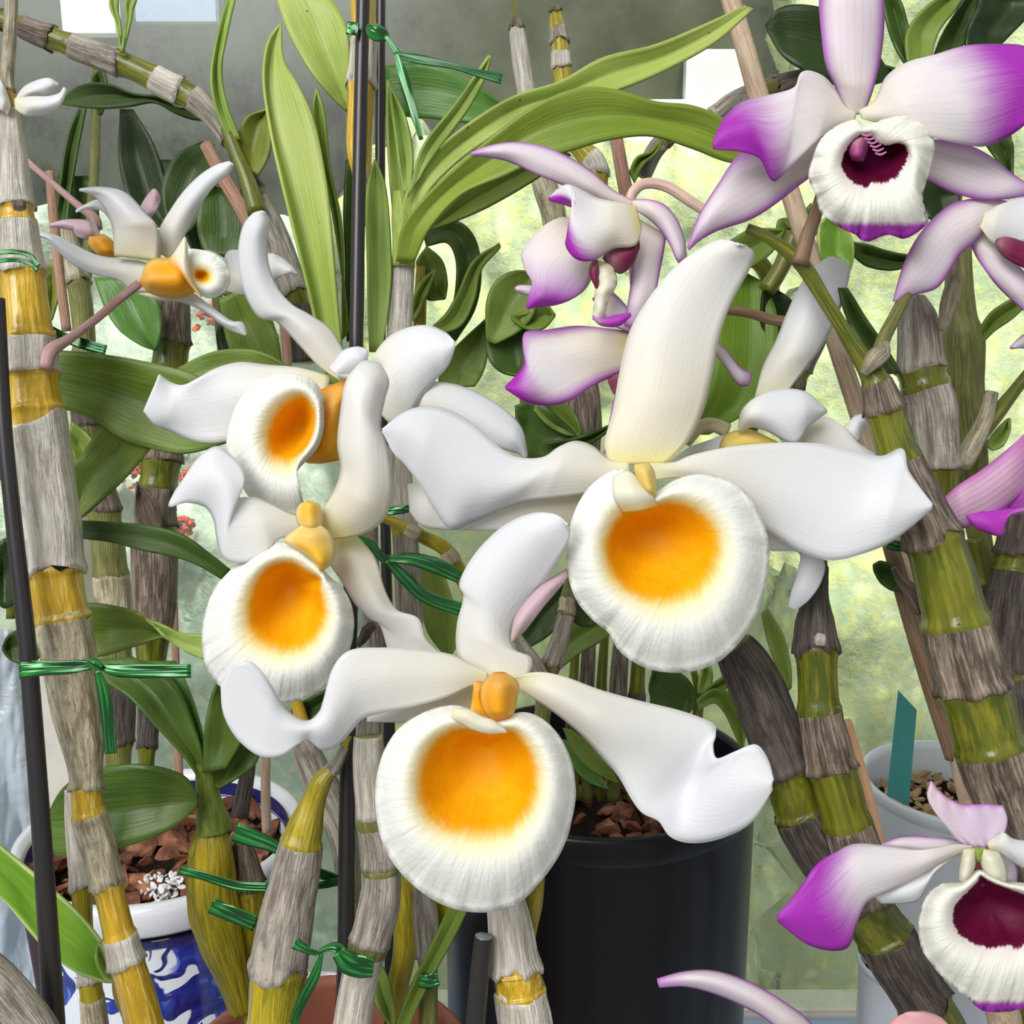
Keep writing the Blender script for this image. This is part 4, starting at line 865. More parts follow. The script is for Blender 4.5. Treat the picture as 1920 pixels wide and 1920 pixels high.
rib(t, 21, [(-10, 490, 4), (25, 487, 4), (55, 493, 4), (70, 508, 4)], 'ribbon_band')
t = tie('green foil tail poking out above the big green leaf left', 23.5, 150, 640)
rib(t, 23.5, [(92, 618, 9), (120, 632, 9), (160, 646, 10), (199, 656, 9)])
t = tie('green foil tie knotted round the top of the two tall black stakes', 23.4, 700, 60)
rib(t, 23.9, [(650, 52, 12), (665, 54, 12), (672, 56, 12)], 'ribbon_band')
tube('knot', [(690, 48, 5), (702, 60, 13), (718, 66, 11), (728, 74, 4)], M_RIB, t, 23.6, ridges=5, ramp=.35, step=3)
rib(t, 23.4, [(722, 66, 4), (740, 92, 5), (752, 104, 6), (790, 112, 9), (850, 124, 6), (900, 138, 8), (941, 148, 10)])
rib(t, 23.3, [(742, 98, 4), (755, 140, 9), (772, 200, 8), (790, 262, 4)])
t = tie('long dark green foil tie trailing over the middle of the canes', 23, 730, 1050)
rib(t, 23, [(668, 1004, 4), (695, 1020, 7), (715, 1044, 8), (740, 1058, 10)], 'ribbon_band')
rib(t, 22.8, [(728, 1048, 8), (770, 1048, 12), (820, 1062, 15), (862, 1082, 12)])
rib(t, 22.9, [(725, 1050, 6), (760, 1085, 12), (800, 1120, 12), (868, 1144, 13)])
t = tie('short green foil strip over the silvery cane between white flowers', 24.4, 750, 956)
rib(t, 24.4, [(722, 960, 7), (750, 956, 8), (776, 952, 6)], 'ribbon_band')
t = tie('green foil tie round the pale grey cane and black stake at the bottom', 22.1, 665, 1805)
rib(t, 21.9, [(634, 1786, 14), (652, 1804, 22), (675, 1812, 22), (700, 1816, 17)], 'ribbon_band')
tube('knot', [(600, 1785, 4), (615, 1778, 5), (632, 1778, 8), (645, 1792, 8)], M_RIB, t, 22.2, ridges=4, ramp=.3, step=3)
rib(t, 22.4, [(552, 1768, 12), (575, 1780, 8), (602, 1790, 3)])
rib(t, 22.3, [(604, 1788, 3), (590, 1830, 9), (565, 1880, 10), (550, 1920, 8)])
t = tie('green foil tie with flat tails round the golden bulbs', 23, 450, 1650)
rib(t, 25.0, [(440, 1560, 19), (475, 1572, 17), (520, 1590, 12), (570, 1625, 10), (640, 1652, 9)])
rib(t, 24.6, [(336, 1631, 8), (380, 1642, 8), (440, 1660, 9), (505, 1664, 9)])
rib(t, 24.9, [(575, 1662, 7), (610, 1658, 7), (645, 1650, 8)])
rib(t, 24.4, [(395, 1698, 15), (430, 1712, 15), (480, 1732, 15)])
t = tie('small green foil tie on the grey green cane near the bottom', 24, 806, 1842)
rib(t, 23.9, [(786, 1838, 13), (804, 1840, 14), (822, 1836, 12)], 'ribbon_band')
t = tie('green foil tie tucked behind the bottom right purple flower', 22.4, 1780, 1820)
rib(t, 22.5, [(1728, 1766, 9), (1748, 1778, 7), (1768, 1794, 3)])
rib(t, 22.0, [(1762, 1822, 8), (1790, 1832, 12), (1820, 1856, 5)])
t = tie('scrap of dark green foil under the tip of the largest white petal', 24, 1685, 1024)
rib(t, 24.0, [(1662, 1020, 8), (1685, 1024, 10), (1705, 1022, 8)])
# ---------------------------------------------------------------- flowers
def flower(label, x, y, D, group=None, cat='orchid flower', name='orchid_flower'):
    return T(name, label, cat, P(x, y, D), group)
def pet(t, nm, D, L, R, mat=WH, z=(0, 0, 0), bulge=.15, fold=0.0, ruf=.06, rf=1.6, M=None, nv=13):
    return rails(nm, D, [L, M, R] if M else [L, R], mat, t, z, bulge, fold, ruf, rf, .05, nv, 6)
YELO = petal_mat('yellow_column_cream_edge', base=(248, 206, 70), root=(246, 226, 150), edge=(246, 232, 180), e0=.4, trans=.3)
# A: large white, centre right
D = 20.5
t = flower('largest white orchid with open golden throat, right of centre', 1200, 880, D)
pet(t, 'sepal', D + .6, [(1143, 872), (1134, 830), (1150, 770), (1162, 700), (1182, 620), (1220, 555), (1265, 502), (1310, 468), (1350, 450), (1385, 460)],
    [(1248, 868), (1288, 830), (1318, 770), (1335, 700), (1348, 630), (1372, 565), (1402, 510), (1413, 480), (1404, 464), (1387, 460)], WH, (0, .4, 0), .25, 0, .08)
pet(t, 'petal', D + .2, [(1180, 868), (1142, 862), (1112, 838), (1080, 828), (1050, 838), (1018, 858), (970, 858), (935, 838), (900, 805), (860, 778), (820, 764), (778, 766), (745, 782), (717, 806)],
    [(1180, 900), (1140, 915), (1085, 928), (1030, 935), (985, 940), (945, 952), (910, 968), (880, 980), (845, 992), (815, 955), (790, 912), (760, 872), (738, 850), (717, 808)], WHC, (.3, .4, -.3), .35, 0, .16, 1.4)
pet(t, 'sepal', D + .9, [(1160, 890), (1060, 900), (950, 905), (850, 905), (800, 905), (764, 908)], [(1150, 930), (1075, 984), (960, 994), (850, 993), (795, 987), (768, 960)], WH, (.2, .3, .1), .2)
pet(t, 'petal', D + .2, [(1215, 868), (1262, 868), (1300, 853), (1370, 838), (1450, 831), (1530, 832), (1600, 845), (1652, 856), (1692, 842), (1702, 880), (1725, 915), (1748, 946)],
    [(1225, 900), (1280, 895), (1335, 912), (1378, 950), (1415, 982), (1460, 1010), (1510, 1038), (1560, 1050), (1610, 1040), (1665, 1018), (1710, 985), (1747, 952)], WHC, (.3, .5, -.1), .3, 0, .14, 1.5)
pet(t, 'sepal', D + 1.1, [(1240, 925), (1340, 980), (1430, 1028), (1497, 1034), (1495, 1075), (1484, 1110), (1478, 1138)], [(1270, 900), (1400, 950), (1500, 1000), (1542, 1048), (1541, 1085), (1520, 1120), (1490, 1145)], WHC, (.2, .4, .6), .15)
LP = lip('lip', D - .3, [(1222, 928), (1205, 905), (1170, 882), (1140, 887), (1102, 918), (1076, 965), (1064, 1020), (1066, 1075), (1080, 1122), (1110, 1160), (1142, 1186), (1160, 1218), (1192, 1243), (1235, 1258), (1290, 1259), (1342, 1243), (1382, 1208), (1412, 1163), (1432, 1110), (1441, 1050), (1437, 1000), (1420, 958), (1394, 920), (1358, 900), (1310, 890), (1265, 902)],
    [(1225, 948), (1210, 950), (1185, 955), (1165, 967), (1148, 990), (1138, 1020), (1140, 1048), (1148, 1072), (1162, 1092), (1180, 1107), (1200, 1117), (1225, 1122), (1245, 1123), (1265, 1120), (1288, 1112), (1308, 1098), (1325, 1080), (1335, 1060), (1343, 1038), (1344, 1015), (1336, 992), (1322, 972), (1305, 957), (1285, 948), (1262, 943), (1242, 944)],
    (1205, 998), LIPY, t, 2.0, .3, .3, .05, 19)
rails('lip_lobe', D - .72, [[(1150, 893, .25), (1150, 930, .1), (1168, 962, .3)], [(1178, 884, .2), (1185, 925, -.1), (1203, 957, .1)], [(1204, 905, .25), (1222, 928, .05), (1236, 948, .3)]], petal_mat('lobe_cream', base=(240, 238, 220), root=(240, 240, 232), tip=(248, 206, 90), t0=.7, t1=1.1), LP, thick=.04)
rails('column', D - .5, [[(1190, 872), (1192, 890), (1202, 912), (1222, 930)], [(1216, 868), (1226, 888), (1228, 908), (1228, 932)]], YEL, t, bulge=.35)
tube('flower_stalk', [(1200, 880, 8, D + .8), (1160, 960, 8, 23), (1100, 1040, 8, 25), (1080, 1060, 8, 25.3)], M_STALK, t, D)
# B: white, bottom centre
D = 19.3
t = flower('lowest white orchid with round golden throat, below the centre', 930, 1290, D)
pet(t, 'sepal', D + .6, [(900, 1285), (882, 1262), (858, 1222), (858, 1170), (870, 1120), (862, 1095), (880, 1055), (912, 1015), (952, 982), (1000, 963), (1042, 965), (1064, 982)],
    [(965, 1285), (992, 1262), (996, 1234), (968, 1222), (958, 1200), (965, 1170), (990, 1135), (1015, 1100), (1040, 1062), (1058, 1030), (1068, 1005), (1066, 984)], WHC, (0, .5, -.4), .25, 0, .08)
pet(t, 'sepal', D + .9, [(958, 1205), (966, 1160), (985, 1130), (1020, 1095), (1062, 1068)], [(968, 1195), (985, 1180), (1020, 1135), (1045, 1105), (1066, 1078)], WPK, (0, 0, .4), .2)
pet(t, 'petal', D, [(915, 1262), (880, 1245), (845, 1228), (780, 1218), (710, 1215), (655, 1220), (625, 1252), (608, 1312), (600, 1335), (580, 1352), (555, 1346), (528, 1322), (508, 1285), (488, 1255), (462, 1240), (432, 1256)],
    [(915, 1285), (885, 1285), (840, 1305), (780, 1323), (720, 1335), (680, 1347), (655, 1374), (628, 1400), (602, 1404), (578, 1386), (560, 1394), (525, 1417), (485, 1416), (445, 1384), (420, 1338), (415, 1285)], WHC, (.2, -.2, -.6), .2, 0, .15, 1.7)
pet(t, 'sepal', D + .8, [(900, 1275), (830, 1290), (760, 1315), (690, 1342)], [(900, 1335), (840, 1342), (760, 1352), (688, 1352)], WH, (0, .1, .2), .1)
pet(t, 'petal', D, [(950, 1270), (1010, 1260), (1060, 1270), (1125, 1294), (1200, 1315), (1275, 1333), (1335, 1356), (1342, 1376), (1336, 1396), (1344, 1422), (1380, 1408), (1418, 1396), (1440, 1425), (1450, 1462)],
    [(955, 1285), (990, 1302), (1040, 1335), (1092, 1378), (1130, 1420), (1160, 1455), (1185, 1500), (1205, 1525), (1235, 1540), (1258, 1570), (1300, 1580), (1355, 1570), (1410, 1540), (1448, 1480)], WHC, (.2, .3, -.4), .25, 0, .15, 1.6,
    M=[(952, 1278, .1), (1000, 1284, 0), (1050, 1302, -.1), (1108, 1336, -.1), (1165, 1368, 0), (1215, 1395, .15), (1260, 1422, .3), (1275, 1448, .45), (1290, 1465, .55), (1310, 1472, .5), (1330, 1478, .3), (1365, 1480, .1), (1405, 1478, 0), (1448, 1471)])
LP = lip('lip', D - .4, [(925, 1350), (885, 1332), (845, 1324), (798, 1336), (752, 1364), (723, 1405), (707, 1460), (706, 1520), (716, 1572), (738, 1617), (775, 1658), (822, 1691), (872, 1707), (922, 1708), (972, 1691), (1010, 1655), (1048, 1602), (1068, 1550), (1078, 1490), (1073, 1440), (1056, 1395), (1030, 1360), (992, 1338), (955, 1342)],
    [(925, 1372), (895, 1368), (862, 1366), (832, 1378), (808, 1402), (794, 1435), (788, 1470), (792, 1503), (806, 1530), (828, 1548), (856, 1556), (884, 1558), (912, 1559), (938, 1556), (962, 1545), (982, 1528), (996, 1504), (1003, 1476), (1004, 1446), (998, 1418), (986, 1394), (970, 1376), (955, 1370), (940, 1370)],
    (910, 1402), LIPY, t, 1.9, .3, .35, .05, 20)
rails('column', D - .3, [[(925, 1262), (903, 1286), (900, 1310), (908, 1332), (926, 1352)], [(948, 1262), (971, 1283), (968, 1308), (964, 1330), (954, 1350)]], ORG, t, bulge=.5)
rails('lip_fold', D - .25, [[(890, 1278), (888, 1305), (882, 1340)], [(908, 1280), (902, 1310), (925, 1352)]], ORG, t, bulge=.15)
rails('lip_lobe', D - .85, [[(845, 1345), (865, 1355), (885, 1366), (915, 1374), (950, 1372)], [(850, 1330), (880, 1332), (905, 1345), (925, 1352), (945, 1368)]], CREAM, LP, bulge=.1)
# C: white, left, lower lip
D = 21.3
t = flower('white orchid on the left with hooded golden throat above the lowest flower', 585, 985, D)
pet(t, 'sepal', D - .3, [(578, 975), (605, 955), (628, 920), (640, 880), (634, 830), (640, 770), (648, 720), (665, 692), (682, 678), (702, 680)],
    [(620, 1012), (680, 1000), (718, 975), (732, 935), (733, 890), (726, 840), (712, 800), (720, 750), (728, 715), (712, 682)], WH, (.3, -.3, .1), .35, 0, .08)
pet(t, 'petal', D - .1, [(590, 975), (548, 966), (512, 948), (480, 934), (450, 933), (440, 930), (458, 905), (452, 876), (432, 853), (405, 838), (372, 860), (345, 900)],
    [(590, 995), (558, 1002), (520, 1012), (495, 1040), (455, 1055), (420, 1046), (408, 1010), (402, 975), (385, 950), (350, 942), (318, 950), (330, 920)], WHC, (.2, -.2, 0), .2, 0, .15, 1.6)
pet(t, 'sepal', D + .5, [(595, 1000), (612, 1045), (640, 1088), (665, 1130), (692, 1158), (712, 1170), (728, 1222)], [(660, 995), (702, 1045), (722, 1108), (745, 1145), (785, 1160), (798, 1198), (825, 1226)], WH, (0, 0, .3), 0, 0, .05,
    M=[(628, 1005, -.15), (662, 1052, -.2), (690, 1105, -.2), (710, 1142, -.15), (728, 1162, -.1), (745, 1190, 0), (775, 1224)])
LP = lip('lip', D - .5, [(606, 1070), (588, 1042), (555, 1020), (520, 1019), (480, 1035), (440, 1064), (405, 1102), (386, 1150), (380, 1202), (388, 1250), (412, 1285), (455, 1306), (500, 1318), (545, 1316), (590, 1300), (625, 1272), (650, 1230), (662, 1182), (658, 1135), (640, 1102), (620, 1085)],
    [(602, 1084), (578, 1070), (552, 1056), (530, 1054), (510, 1060), (492, 1076), (478, 1102), (470, 1130), (468, 1158), (474, 1180), (488, 1198), (508, 1210), (530, 1216), (552, 1216), (574, 1208), (592, 1192), (604, 1172), (610, 1150), (608, 1128), (603, 1108), (603, 1094)],
    (545, 1098), LIPY, t, 1.8, .25, .35, .05, 18)
rails('column', D - .6, [[(570, 984), (548, 998), (534, 1014), (560, 1030), (585, 1048), (598, 1066)], [(598, 984), (618, 1000), (628, 1024), (626, 1044), (616, 1060), (604, 1069)]], YELO, t, bulge=.35)
rails('column', D - .5, [[(578, 1000), (562, 985), (556, 965), (562, 948), (577, 941)], [(594, 1000), (602, 985), (602, 965), (598, 948), (580, 941)]], YELO, t, bulge=.3)
tube('flower_stalk', [(710, 968, 8, 24), (745, 982, 10, 24), (770, 995, 12, 24), (800, 1010, 13, 24.2), (835, 1030, 14, 24.3), (860, 1070, 15, 24.5), (885, 1120, 14, 25)], M_STEM, t, 24)
tube('stalk_joint', [(762, 990, 13), (775, 997, 15), (788, 1003, 13)], SH_STRAW, t, 23.9, step=3)
tube('stalk_joint', [(838, 1034, 15), (846, 1046, 17), (852, 1056, 15)], SH_STRAW, t, 24.1, step=3)
# D: white, upper left, rolled lip
D = 22.6
t = flower('white orchid with rolled side turned lip, above its hooded neighbour', 690, 700, D)
pet(t, 'sepal', D, [(640, 715), (600, 688), (560, 645), (520, 603), (484, 592), (458, 543), (448, 482), (455, 430), (474, 402), (492, 396)],
    [(665, 690), (645, 660), (620, 618), (582, 592), (548, 572), (520, 540), (503, 496), (500, 450), (505, 415), (496, 396)], WHC, (.2, .2, -.5), .25, 0, .06)
pet(t, 'petal', D - .4, [(668, 700), (620, 692), (625, 680), (645, 658), (668, 651), (685, 655)], [(690, 712), (650, 712), (640, 712), (665, 700), (684, 690), (690, 660)], WHC, ruf=.04)
pet(t, 'petal', D, [(690, 690), (705, 660), (730, 632), (765, 615), (802, 611), (835, 624), (852, 640)], [(700, 760), (735, 795), (765, 780), (792, 740), (820, 708), (840, 685), (853, 650)], WHC, (0, .2, -.2), .25)
pet(t, 'sepal', D + .4, [(740, 740), (770, 724), (802, 716), (855, 722), (905, 742), (950, 772), (978, 805), (988, 856)], [(735, 795), (770, 790), (820, 800), (870, 815), (915, 830), (945, 842), (972, 850), (984, 860)], WHC, (0, .1, .3), .25)
pet(t, 'petal', D + .3, [(620, 705), (560, 690), (500, 685), (450, 680), (405, 691), (372, 708), (345, 722), (322, 718), (298, 702)], [(600, 790), (530, 780), (480, 790), (440, 822), (395, 830), (355, 824), (318, 808), (290, 795), (269, 771)], WHC, (.2, .3, 0), .2, 0, .16, 1.6)
LP = lip('lip', D - .9, [(602, 735), (582, 712), (548, 702), (508, 705), (468, 727), (440, 768), (427, 815), (428, 850), (448, 890), (465, 928), (505, 955), (545, 968), (572, 962), (552, 918), (555, 885), (574, 862), (592, 842), (603, 815), (606, 785), (604, 758)],
    [(590, 770), (580, 752), (566, 744), (550, 748), (534, 760), (520, 775), (510, 795), (504, 815), (504, 830), (508, 845), (516, 856), (530, 862), (545, 862), (558, 855), (568, 848), (578, 836), (585, 822), (590, 806), (592, 792), (592, 780)],
    (562, 800), LIPY, t, 1.5, .35, .2, .02, 7)
rails('column', D - .1, [[(592, 735), (592, 800), (570, 860), (600, 868)], [(660, 708), (655, 740), (645, 800), (637, 862)]], ORG, t, bulge=.5)
# E: small sideways white flower
D = 25
t = flower('small white orchid seen from the side at the upper left', 290, 500, D)
pet(t, 'petal', D, [(290, 500), (262, 490), (228, 487), (185, 480), (148, 464), (110, 444), (85, 438), (61, 437)], [(290, 545), (252, 546), (222, 524), (180, 515), (140, 496), (110, 470), (88, 448), (62, 441)], WHC, (0, 0, -.4), .2)
pet(t, 'petal', D - .2, [(215, 480), (212, 430), (200, 395), (180, 370), (162, 360), (150, 357)], [(295, 490), (296, 430), (272, 400), (235, 362), (190, 352), (150, 355)], WHC, (0, -.2, .1), .3)
pet(t, 'petal', D + .3, [(212, 420), (200, 402), (185, 392), (160, 392), (143, 398)], [(200, 402), (196, 384), (182, 376), (162, 384), (143, 395)], WHC)
pet(t, 'sepal', D + .2, [(292, 470), (300, 430), (320, 395), (345, 360), (375, 330), (405, 311), (430, 303)], [(315, 485), (336, 460), (356, 420), (372, 390), (400, 350), (428, 325), (438, 307)], WHC, (0, 0, -.3), .2)
pet(t, 'sepal', D + .4, [(270, 415), (262, 395), (275, 370), (288, 355)], [(275, 412), (293, 395), (300, 372), (292, 356)], WPK)
pet(t, 'petal', D + .1, [(262, 425), (275, 413), (290, 420), (298, 440)], [(265, 480), (290, 490), (300, 480), (300, 450)], WH)
pet(t, 'sepal', D + .1, [(250, 545), (300, 552), (350, 545), (395, 575), (432, 602), (455, 606), (462, 628)], [(262, 552), (300, 562), (340, 566), (380, 582), (410, 604), (432, 618), (461, 629)], WHC)
rails('column', D - .4, [[(263, 528), (275, 497), (292, 486), (318, 484), (345, 470)], [(264, 531), (283, 549), (315, 557), (345, 556), (366, 546)]], ORG, t, bulge=.6)
LP = lip('lip', D - .5, [(348, 470), (345, 500), (352, 530), (375, 552), (400, 558), (422, 546), (431, 522), (425, 498), (408, 480), (380, 470)], [(365, 510), (364, 518), (368, 525), (376, 529), (384, 529), (391, 525), (393, 518), (390, 511), (383, 507), (373, 506)], (376, 516), LIPY, t, .5, .1, .15, .02, 9, 60)
rails('lip_fold', D - .75, [[(316, 490), (330, 470), (346, 446)], [(378, 558), (358, 520), (348, 447)]], petal_mat('fold_cream', base=(242, 238, 220), root=(248, 190, 40), rootlen=.5), t, bulge=.25)
tube('flower_stalk', [(262, 530, 9, D), (225, 560, 8, D), (180, 598, 8, 24), (130, 635, 9, 23), (95, 658, 13, 22.4), (85, 690, 12, 22.2)], M_STALK, t, D)
# E2: pinkish bud flower behind E
t = flower('pink tinged half hidden orchid behind the small sideways white one', 190, 450, 25.8)
pet(t, 'sepal', 25.8, [(185, 432), (165, 415), (125, 413), (93, 421)], [(180, 445), (150, 435), (120, 428), (94, 424)], WPK)
pet(t, 'sepal', 25.7, [(188, 440), (165, 448), (145, 442), (138, 425)], [(180, 420), (165, 416), (150, 418), (139, 424)], WPK)
rails('column', 25.6, [[(168, 445), (168, 460), (185, 478)], [(195, 440), (212, 455), (225, 482)]], ORG, t, bulge=.4)
tube('flower_stalk', [(182, 430, 10), (178, 410, 9), (150, 388, 7), (100, 345, 6), (50, 302, 6)], M_STALK, t, 25.9)
# E3: white flower behind E
t = flower('white orchid peeking out behind the tall curved left petal', 450, 510, 27)
pet(t, 'petal', 27, [(345, 500), (360, 478), (390, 470), (420, 485)], [(350, 520), (400, 520), (430, 510), (425, 487)], WHC)
pet(t, 'petal', 27, [(420, 545), (418, 500), (428, 472), (450, 470), (480, 478)], [(440, 550), (470, 552), (490, 530), (500, 505), (482, 480)], WHC)
pet(t, 'sepal', 26.9, [(480, 520), (500, 478), (525, 482), (545, 498), (557, 513)], [(490, 552), (510, 530), (525, 518), (540, 512), (557, 515)], WHC)
# G: top-left
t = flower('white petals folded round the thin stem at the top left edge', 25, 200, 22.5)
pet(t, 'petal', 22.6, [(28, 190), (45, 165), (70, 152), (92, 148), (109, 158)], [(30, 196), (60, 182), (85, 178), (100, 170), (109, 160)], WHC)
pet(t, 'petal', 22.3, [(28, 185), (60, 182), (90, 182), (112, 176), (121, 164)], [(30, 205), (50, 216), (85, 213), (112, 196), (124, 168)], WHC)
pet(t, 'petal', 22.5, [(20, 200), (10, 170), (0, 150), (-20, 140)], [(15, 215), (0, 205), (-15, 200), (-25, 180)], WHC)
# F: behind A
D = 23.2
t = flower('white orchid in profile half hidden behind the largest flower', 1430, 800, D)
pet(t, 'sepal', D, [(1415, 745), (1430, 690), (1455, 640), (1475, 590), (1498, 540), (1526, 502), (1556, 482)], [(1470, 742), (1510, 690), (1540, 650), (1568, 595), (1588, 535), (1590, 498), (1562, 482)], WHC, (0, .2, 0), .25)
pet(t, 'petal', D - .4, [(1384, 810), (1392, 770), (1420, 744), (1460, 731), (1508, 735), (1548, 768)], [(1392, 808), (1410, 800), (1440, 808), (1490, 832), (1515, 800), (1550, 772)], WHC, (0, -.3, 0), .25)
pet(t, 'petal', D + .2, [(1480, 830), (1510, 800), (1545, 782), (1580, 800), (1610, 832), (1655, 860)], [(1490, 860), (1520, 870), (1560, 872), (1600, 872), (1630, 868), (1655, 864)], WH)
pet(t, 'petal', D + .3, [(1575, 805), (1590, 795), (1605, 780), (1634, 776)], [(1600, 830), (1612, 822), (1620, 802), (1634, 780)], WHC)
pet(t, 'sepal', D + .1, [(1250, 870), (1290, 842), (1330, 826), (1365, 815), (1400, 815)], [(1255, 880), (1300, 872), (1340, 862), (1370, 855), (1400, 850)], WHC)
rails('column', D - .1, [[(1348, 850), (1356, 822), (1375, 810), (1405, 805)], [(1352, 855), (1380, 855), (1420, 848), (1480, 840)]], YEL, t, bulge=.3)
tube('flower_stalk', [(1365, 808, 14), (1335, 796, 13), (1310, 802, 12), (1285, 830, 12)], bark_mat('cream_stalk', (216, 206, 164), (190, 170, 140), (232, 226, 196), .5, .1, .0003), t, D + .3)
# petal behind A's left
# ---------------- purple
D = 21
t = flower('big purple tipped orchid with maroon throat in the top right', 1610, 225, D)
pet(t, 'sepal', D + .3, [(1590, 215), (1568, 165), (1548, 120), (1540, 60), (1536, 0), (1538, -80)], [(1618, 215), (1634, 175), (1648, 120), (1656, 60), (1656, 0), (1648, -80)], LIL, (.1, -.1, -.4), .2, M=None)
pet(t, 'petal', D, [(1605, 212), (1585, 200), (1565, 168), (1540, 142), (1505, 134), (1488, 165), (1440, 180), (1392, 193), (1357, 225), (1336, 270)],
    [(1600, 232), (1565, 245), (1535, 262), (1510, 285), (1480, 315), (1462, 332), (1447, 338), (1425, 298), (1385, 284), (1338, 280)], PURW, (.2, -.1, -.4), .2, 0, .16, 1.6)
pet(t, 'petal', D, [(1610, 208), (1640, 190), (1662, 145), (1700, 118), (1750, 104), (1805, 88), (1860, 84), (1930, 92), (1975, 150)], [(1615, 222), (1670, 235), (1720, 250), (1765, 262), (1805, 270), (1845, 274), (1890, 256), (1930, 225), (1975, 160)], PUR, (.2, -.2, -.3), .2, 0, .12, 1.4)
pet(t, 'sepal', D + .6, [(1580, 240), (1530, 265), (1480, 275), (1430, 280), (1385, 292), (1348, 345), (1312, 405), (1290, 465)], [(1570, 280), (1535, 318), (1495, 350), (1450, 385), (1405, 412), (1350, 430), (1315, 448), (1291, 468)], LIL, (0, .2, .2), .2)
pet(t, 'sepal', D + .6, [(1700, 260), (1745, 262), (1800, 268), (1850, 290), (1895, 325), (1935, 352)], [(1700, 320), (1735, 335), (1785, 360), (1840, 374), (1890, 372), (1935, 362)], LIL, (0, .2, .2), .2)
LP = lip('lip', D - .5, [(1622, 236), (1602, 226), (1565, 240), (1538, 265), (1524, 300), (1517, 332), (1530, 365), (1542, 400), (1580, 428), (1605, 440), (1625, 453), (1662, 440), (1700, 446), (1738, 418), (1733, 395), (1728, 365), (1738, 335), (1748, 300), (1750, 262), (1732, 232), (1700, 218), (1662, 224)],
    [(1618, 250), (1605, 256), (1592, 270), (1580, 288), (1576, 304), (1578, 318), (1586, 332), (1598, 343), (1612, 350), (1625, 353), (1638, 343), (1655, 344), (1672, 338), (1686, 326), (1696, 312), (1704, 296), (1704, 280), (1695, 268), (1680, 266), (1664, 270), (1648, 266), (1634, 254)],
    (1625, 285), LIPP, t, 1.3, .2, .3, .07, 17)
rails('column', D - .3, [[(1598, 262), (1590, 282), (1598, 300)], [(1622, 248), (1628, 270), (1618, 302)]], petal_mat('pink_column', base=(186, 88, 150), root=(200, 160, 130)), t, bulge=.35)
RDG = petal_mat('ridge_pink', base=(216, 120, 190), root=(216, 120, 190))
for k in range(6):
    tube('throat_ridge', [(1616 + k * 5, 252 + k * 7, 1.6), (1626 + k * 5, 255 + k * 7, 2.2), (1637 + k * 5, 250 + k * 7, 1.4)], RDG, LP, D - .72, step=3, seg=8)
D = 22
t = flower('purple tipped orchid turned sideways beneath the arching leaf', 1190, 400, D)
pet(t, 'sepal', D, [(1192, 378), (1150, 358), (1112, 325), (1070, 298), (1020, 276), (965, 268), (920, 274), (883, 287)], [(1180, 395), (1130, 378), (1085, 360), (1045, 342), (1000, 324), (955, 302), (912, 293), (884, 290)], LIL, (0, -.2, -.3), .2)
pet(t, 'sepal', D, [(1182, 376), (1215, 375), (1245, 385), (1268, 412), (1282, 450), (1287, 490)], [(1188, 392), (1215, 408), (1240, 432), (1258, 460), (1272, 492), (1286, 492)], LIL, (0, -.1, .1), .2)
pet(t, 'petal', D - .5, [(1192, 388), (1170, 382), (1145, 378), (1120, 372), (1100, 362), (1080, 352), (1062, 347), (1045, 356), (1030, 372)], [(1202, 430), (1190, 460), (1150, 465), (1112, 488), (1078, 484), (1062, 452), (1098, 425), (1080, 392), (1031, 375)], petal_mat('purple_edged_petal', tip=(180, 48, 190), t0=.56, t1=.82, side=.75, base=(234, 232, 238)), (0, -.2, .1), .25, 0, .1, 1.8)
pet(t, 'petal', D + .1, [(1095, 430), (1060, 408), (1025, 420), (995, 448), (978, 475), (985, 505), (998, 530), (992, 555), (988, 576)], [(1110, 470), (1115, 490), (1112, 510), (1105, 530), (1092, 548), (1070, 562), (1045, 570), (1015, 574), (989, 578)], petal_mat('purple_washed_petal', base=(232, 226, 232), tip=(172, 50, 184), t0=.3, t1=.9, side=.3), (0, 0, -.2), .2, 0, .1)
rails('lip', D - .3, [[(1130, 485), (1145, 462), (1180, 450), (1198, 452)], [(1150, 505), (1165, 512), (1185, 495), (1198, 465)]], MAR, t, bulge=.2)
rails('lip', D - .35, [[(1120, 488), (1118, 520), (1116, 560), (1112, 600)], [(1148, 498), (1156, 530), (1140, 562), (1130, 600)]], CREAM, t, bulge=.2, ruf=.08)
rails('throat', D - .45, [[(1112, 488), (1106, 510), (1118, 540)], [(1119, 488), (1122, 510), (1120, 540)]], MAR, t, bulge=.1)
rails('lip', D - .4, [[(1110, 592), (1130, 598), (1155, 592), (1182, 588)], [(1115, 600), (1130, 610), (1160, 610), (1182, 592)]], MAG, t, bulge=.1)
pet(t, 'sepal', D + .3, [(1195, 410), (1188, 470), (1182, 540), (1170, 610)], [(1250, 440), (1238, 500), (1225, 560), (1195, 615)], LIL)
pet(t, 'sepal', D + .5, [(1110, 560), (1130, 590), (1150, 610), (1190, 625)], [(1140, 540), (1165, 565), (1185, 590), (1195, 620)], LIL)
pet(t, 'sepal', D + .6, [(1010, 538), (995, 536), (975, 536), (966, 540)], [(1010, 550), (990, 552), (975, 548), (967, 543)], LIL)
tube('flower_stalk', [(1180, 392, 9), (1186, 362, 10), (1210, 344, 10), (1250, 350, 10), (1295, 378, 10), (1330, 400, 10)], bark_mat('pale_pink_stalk', (222, 196, 176), (200, 160, 150), (236, 220, 200), .5, .1, .0003), t, D + .2)
D = 22.6
t = flower('half hidden purple tipped orchid left of the largest white one', 1180, 650, D)
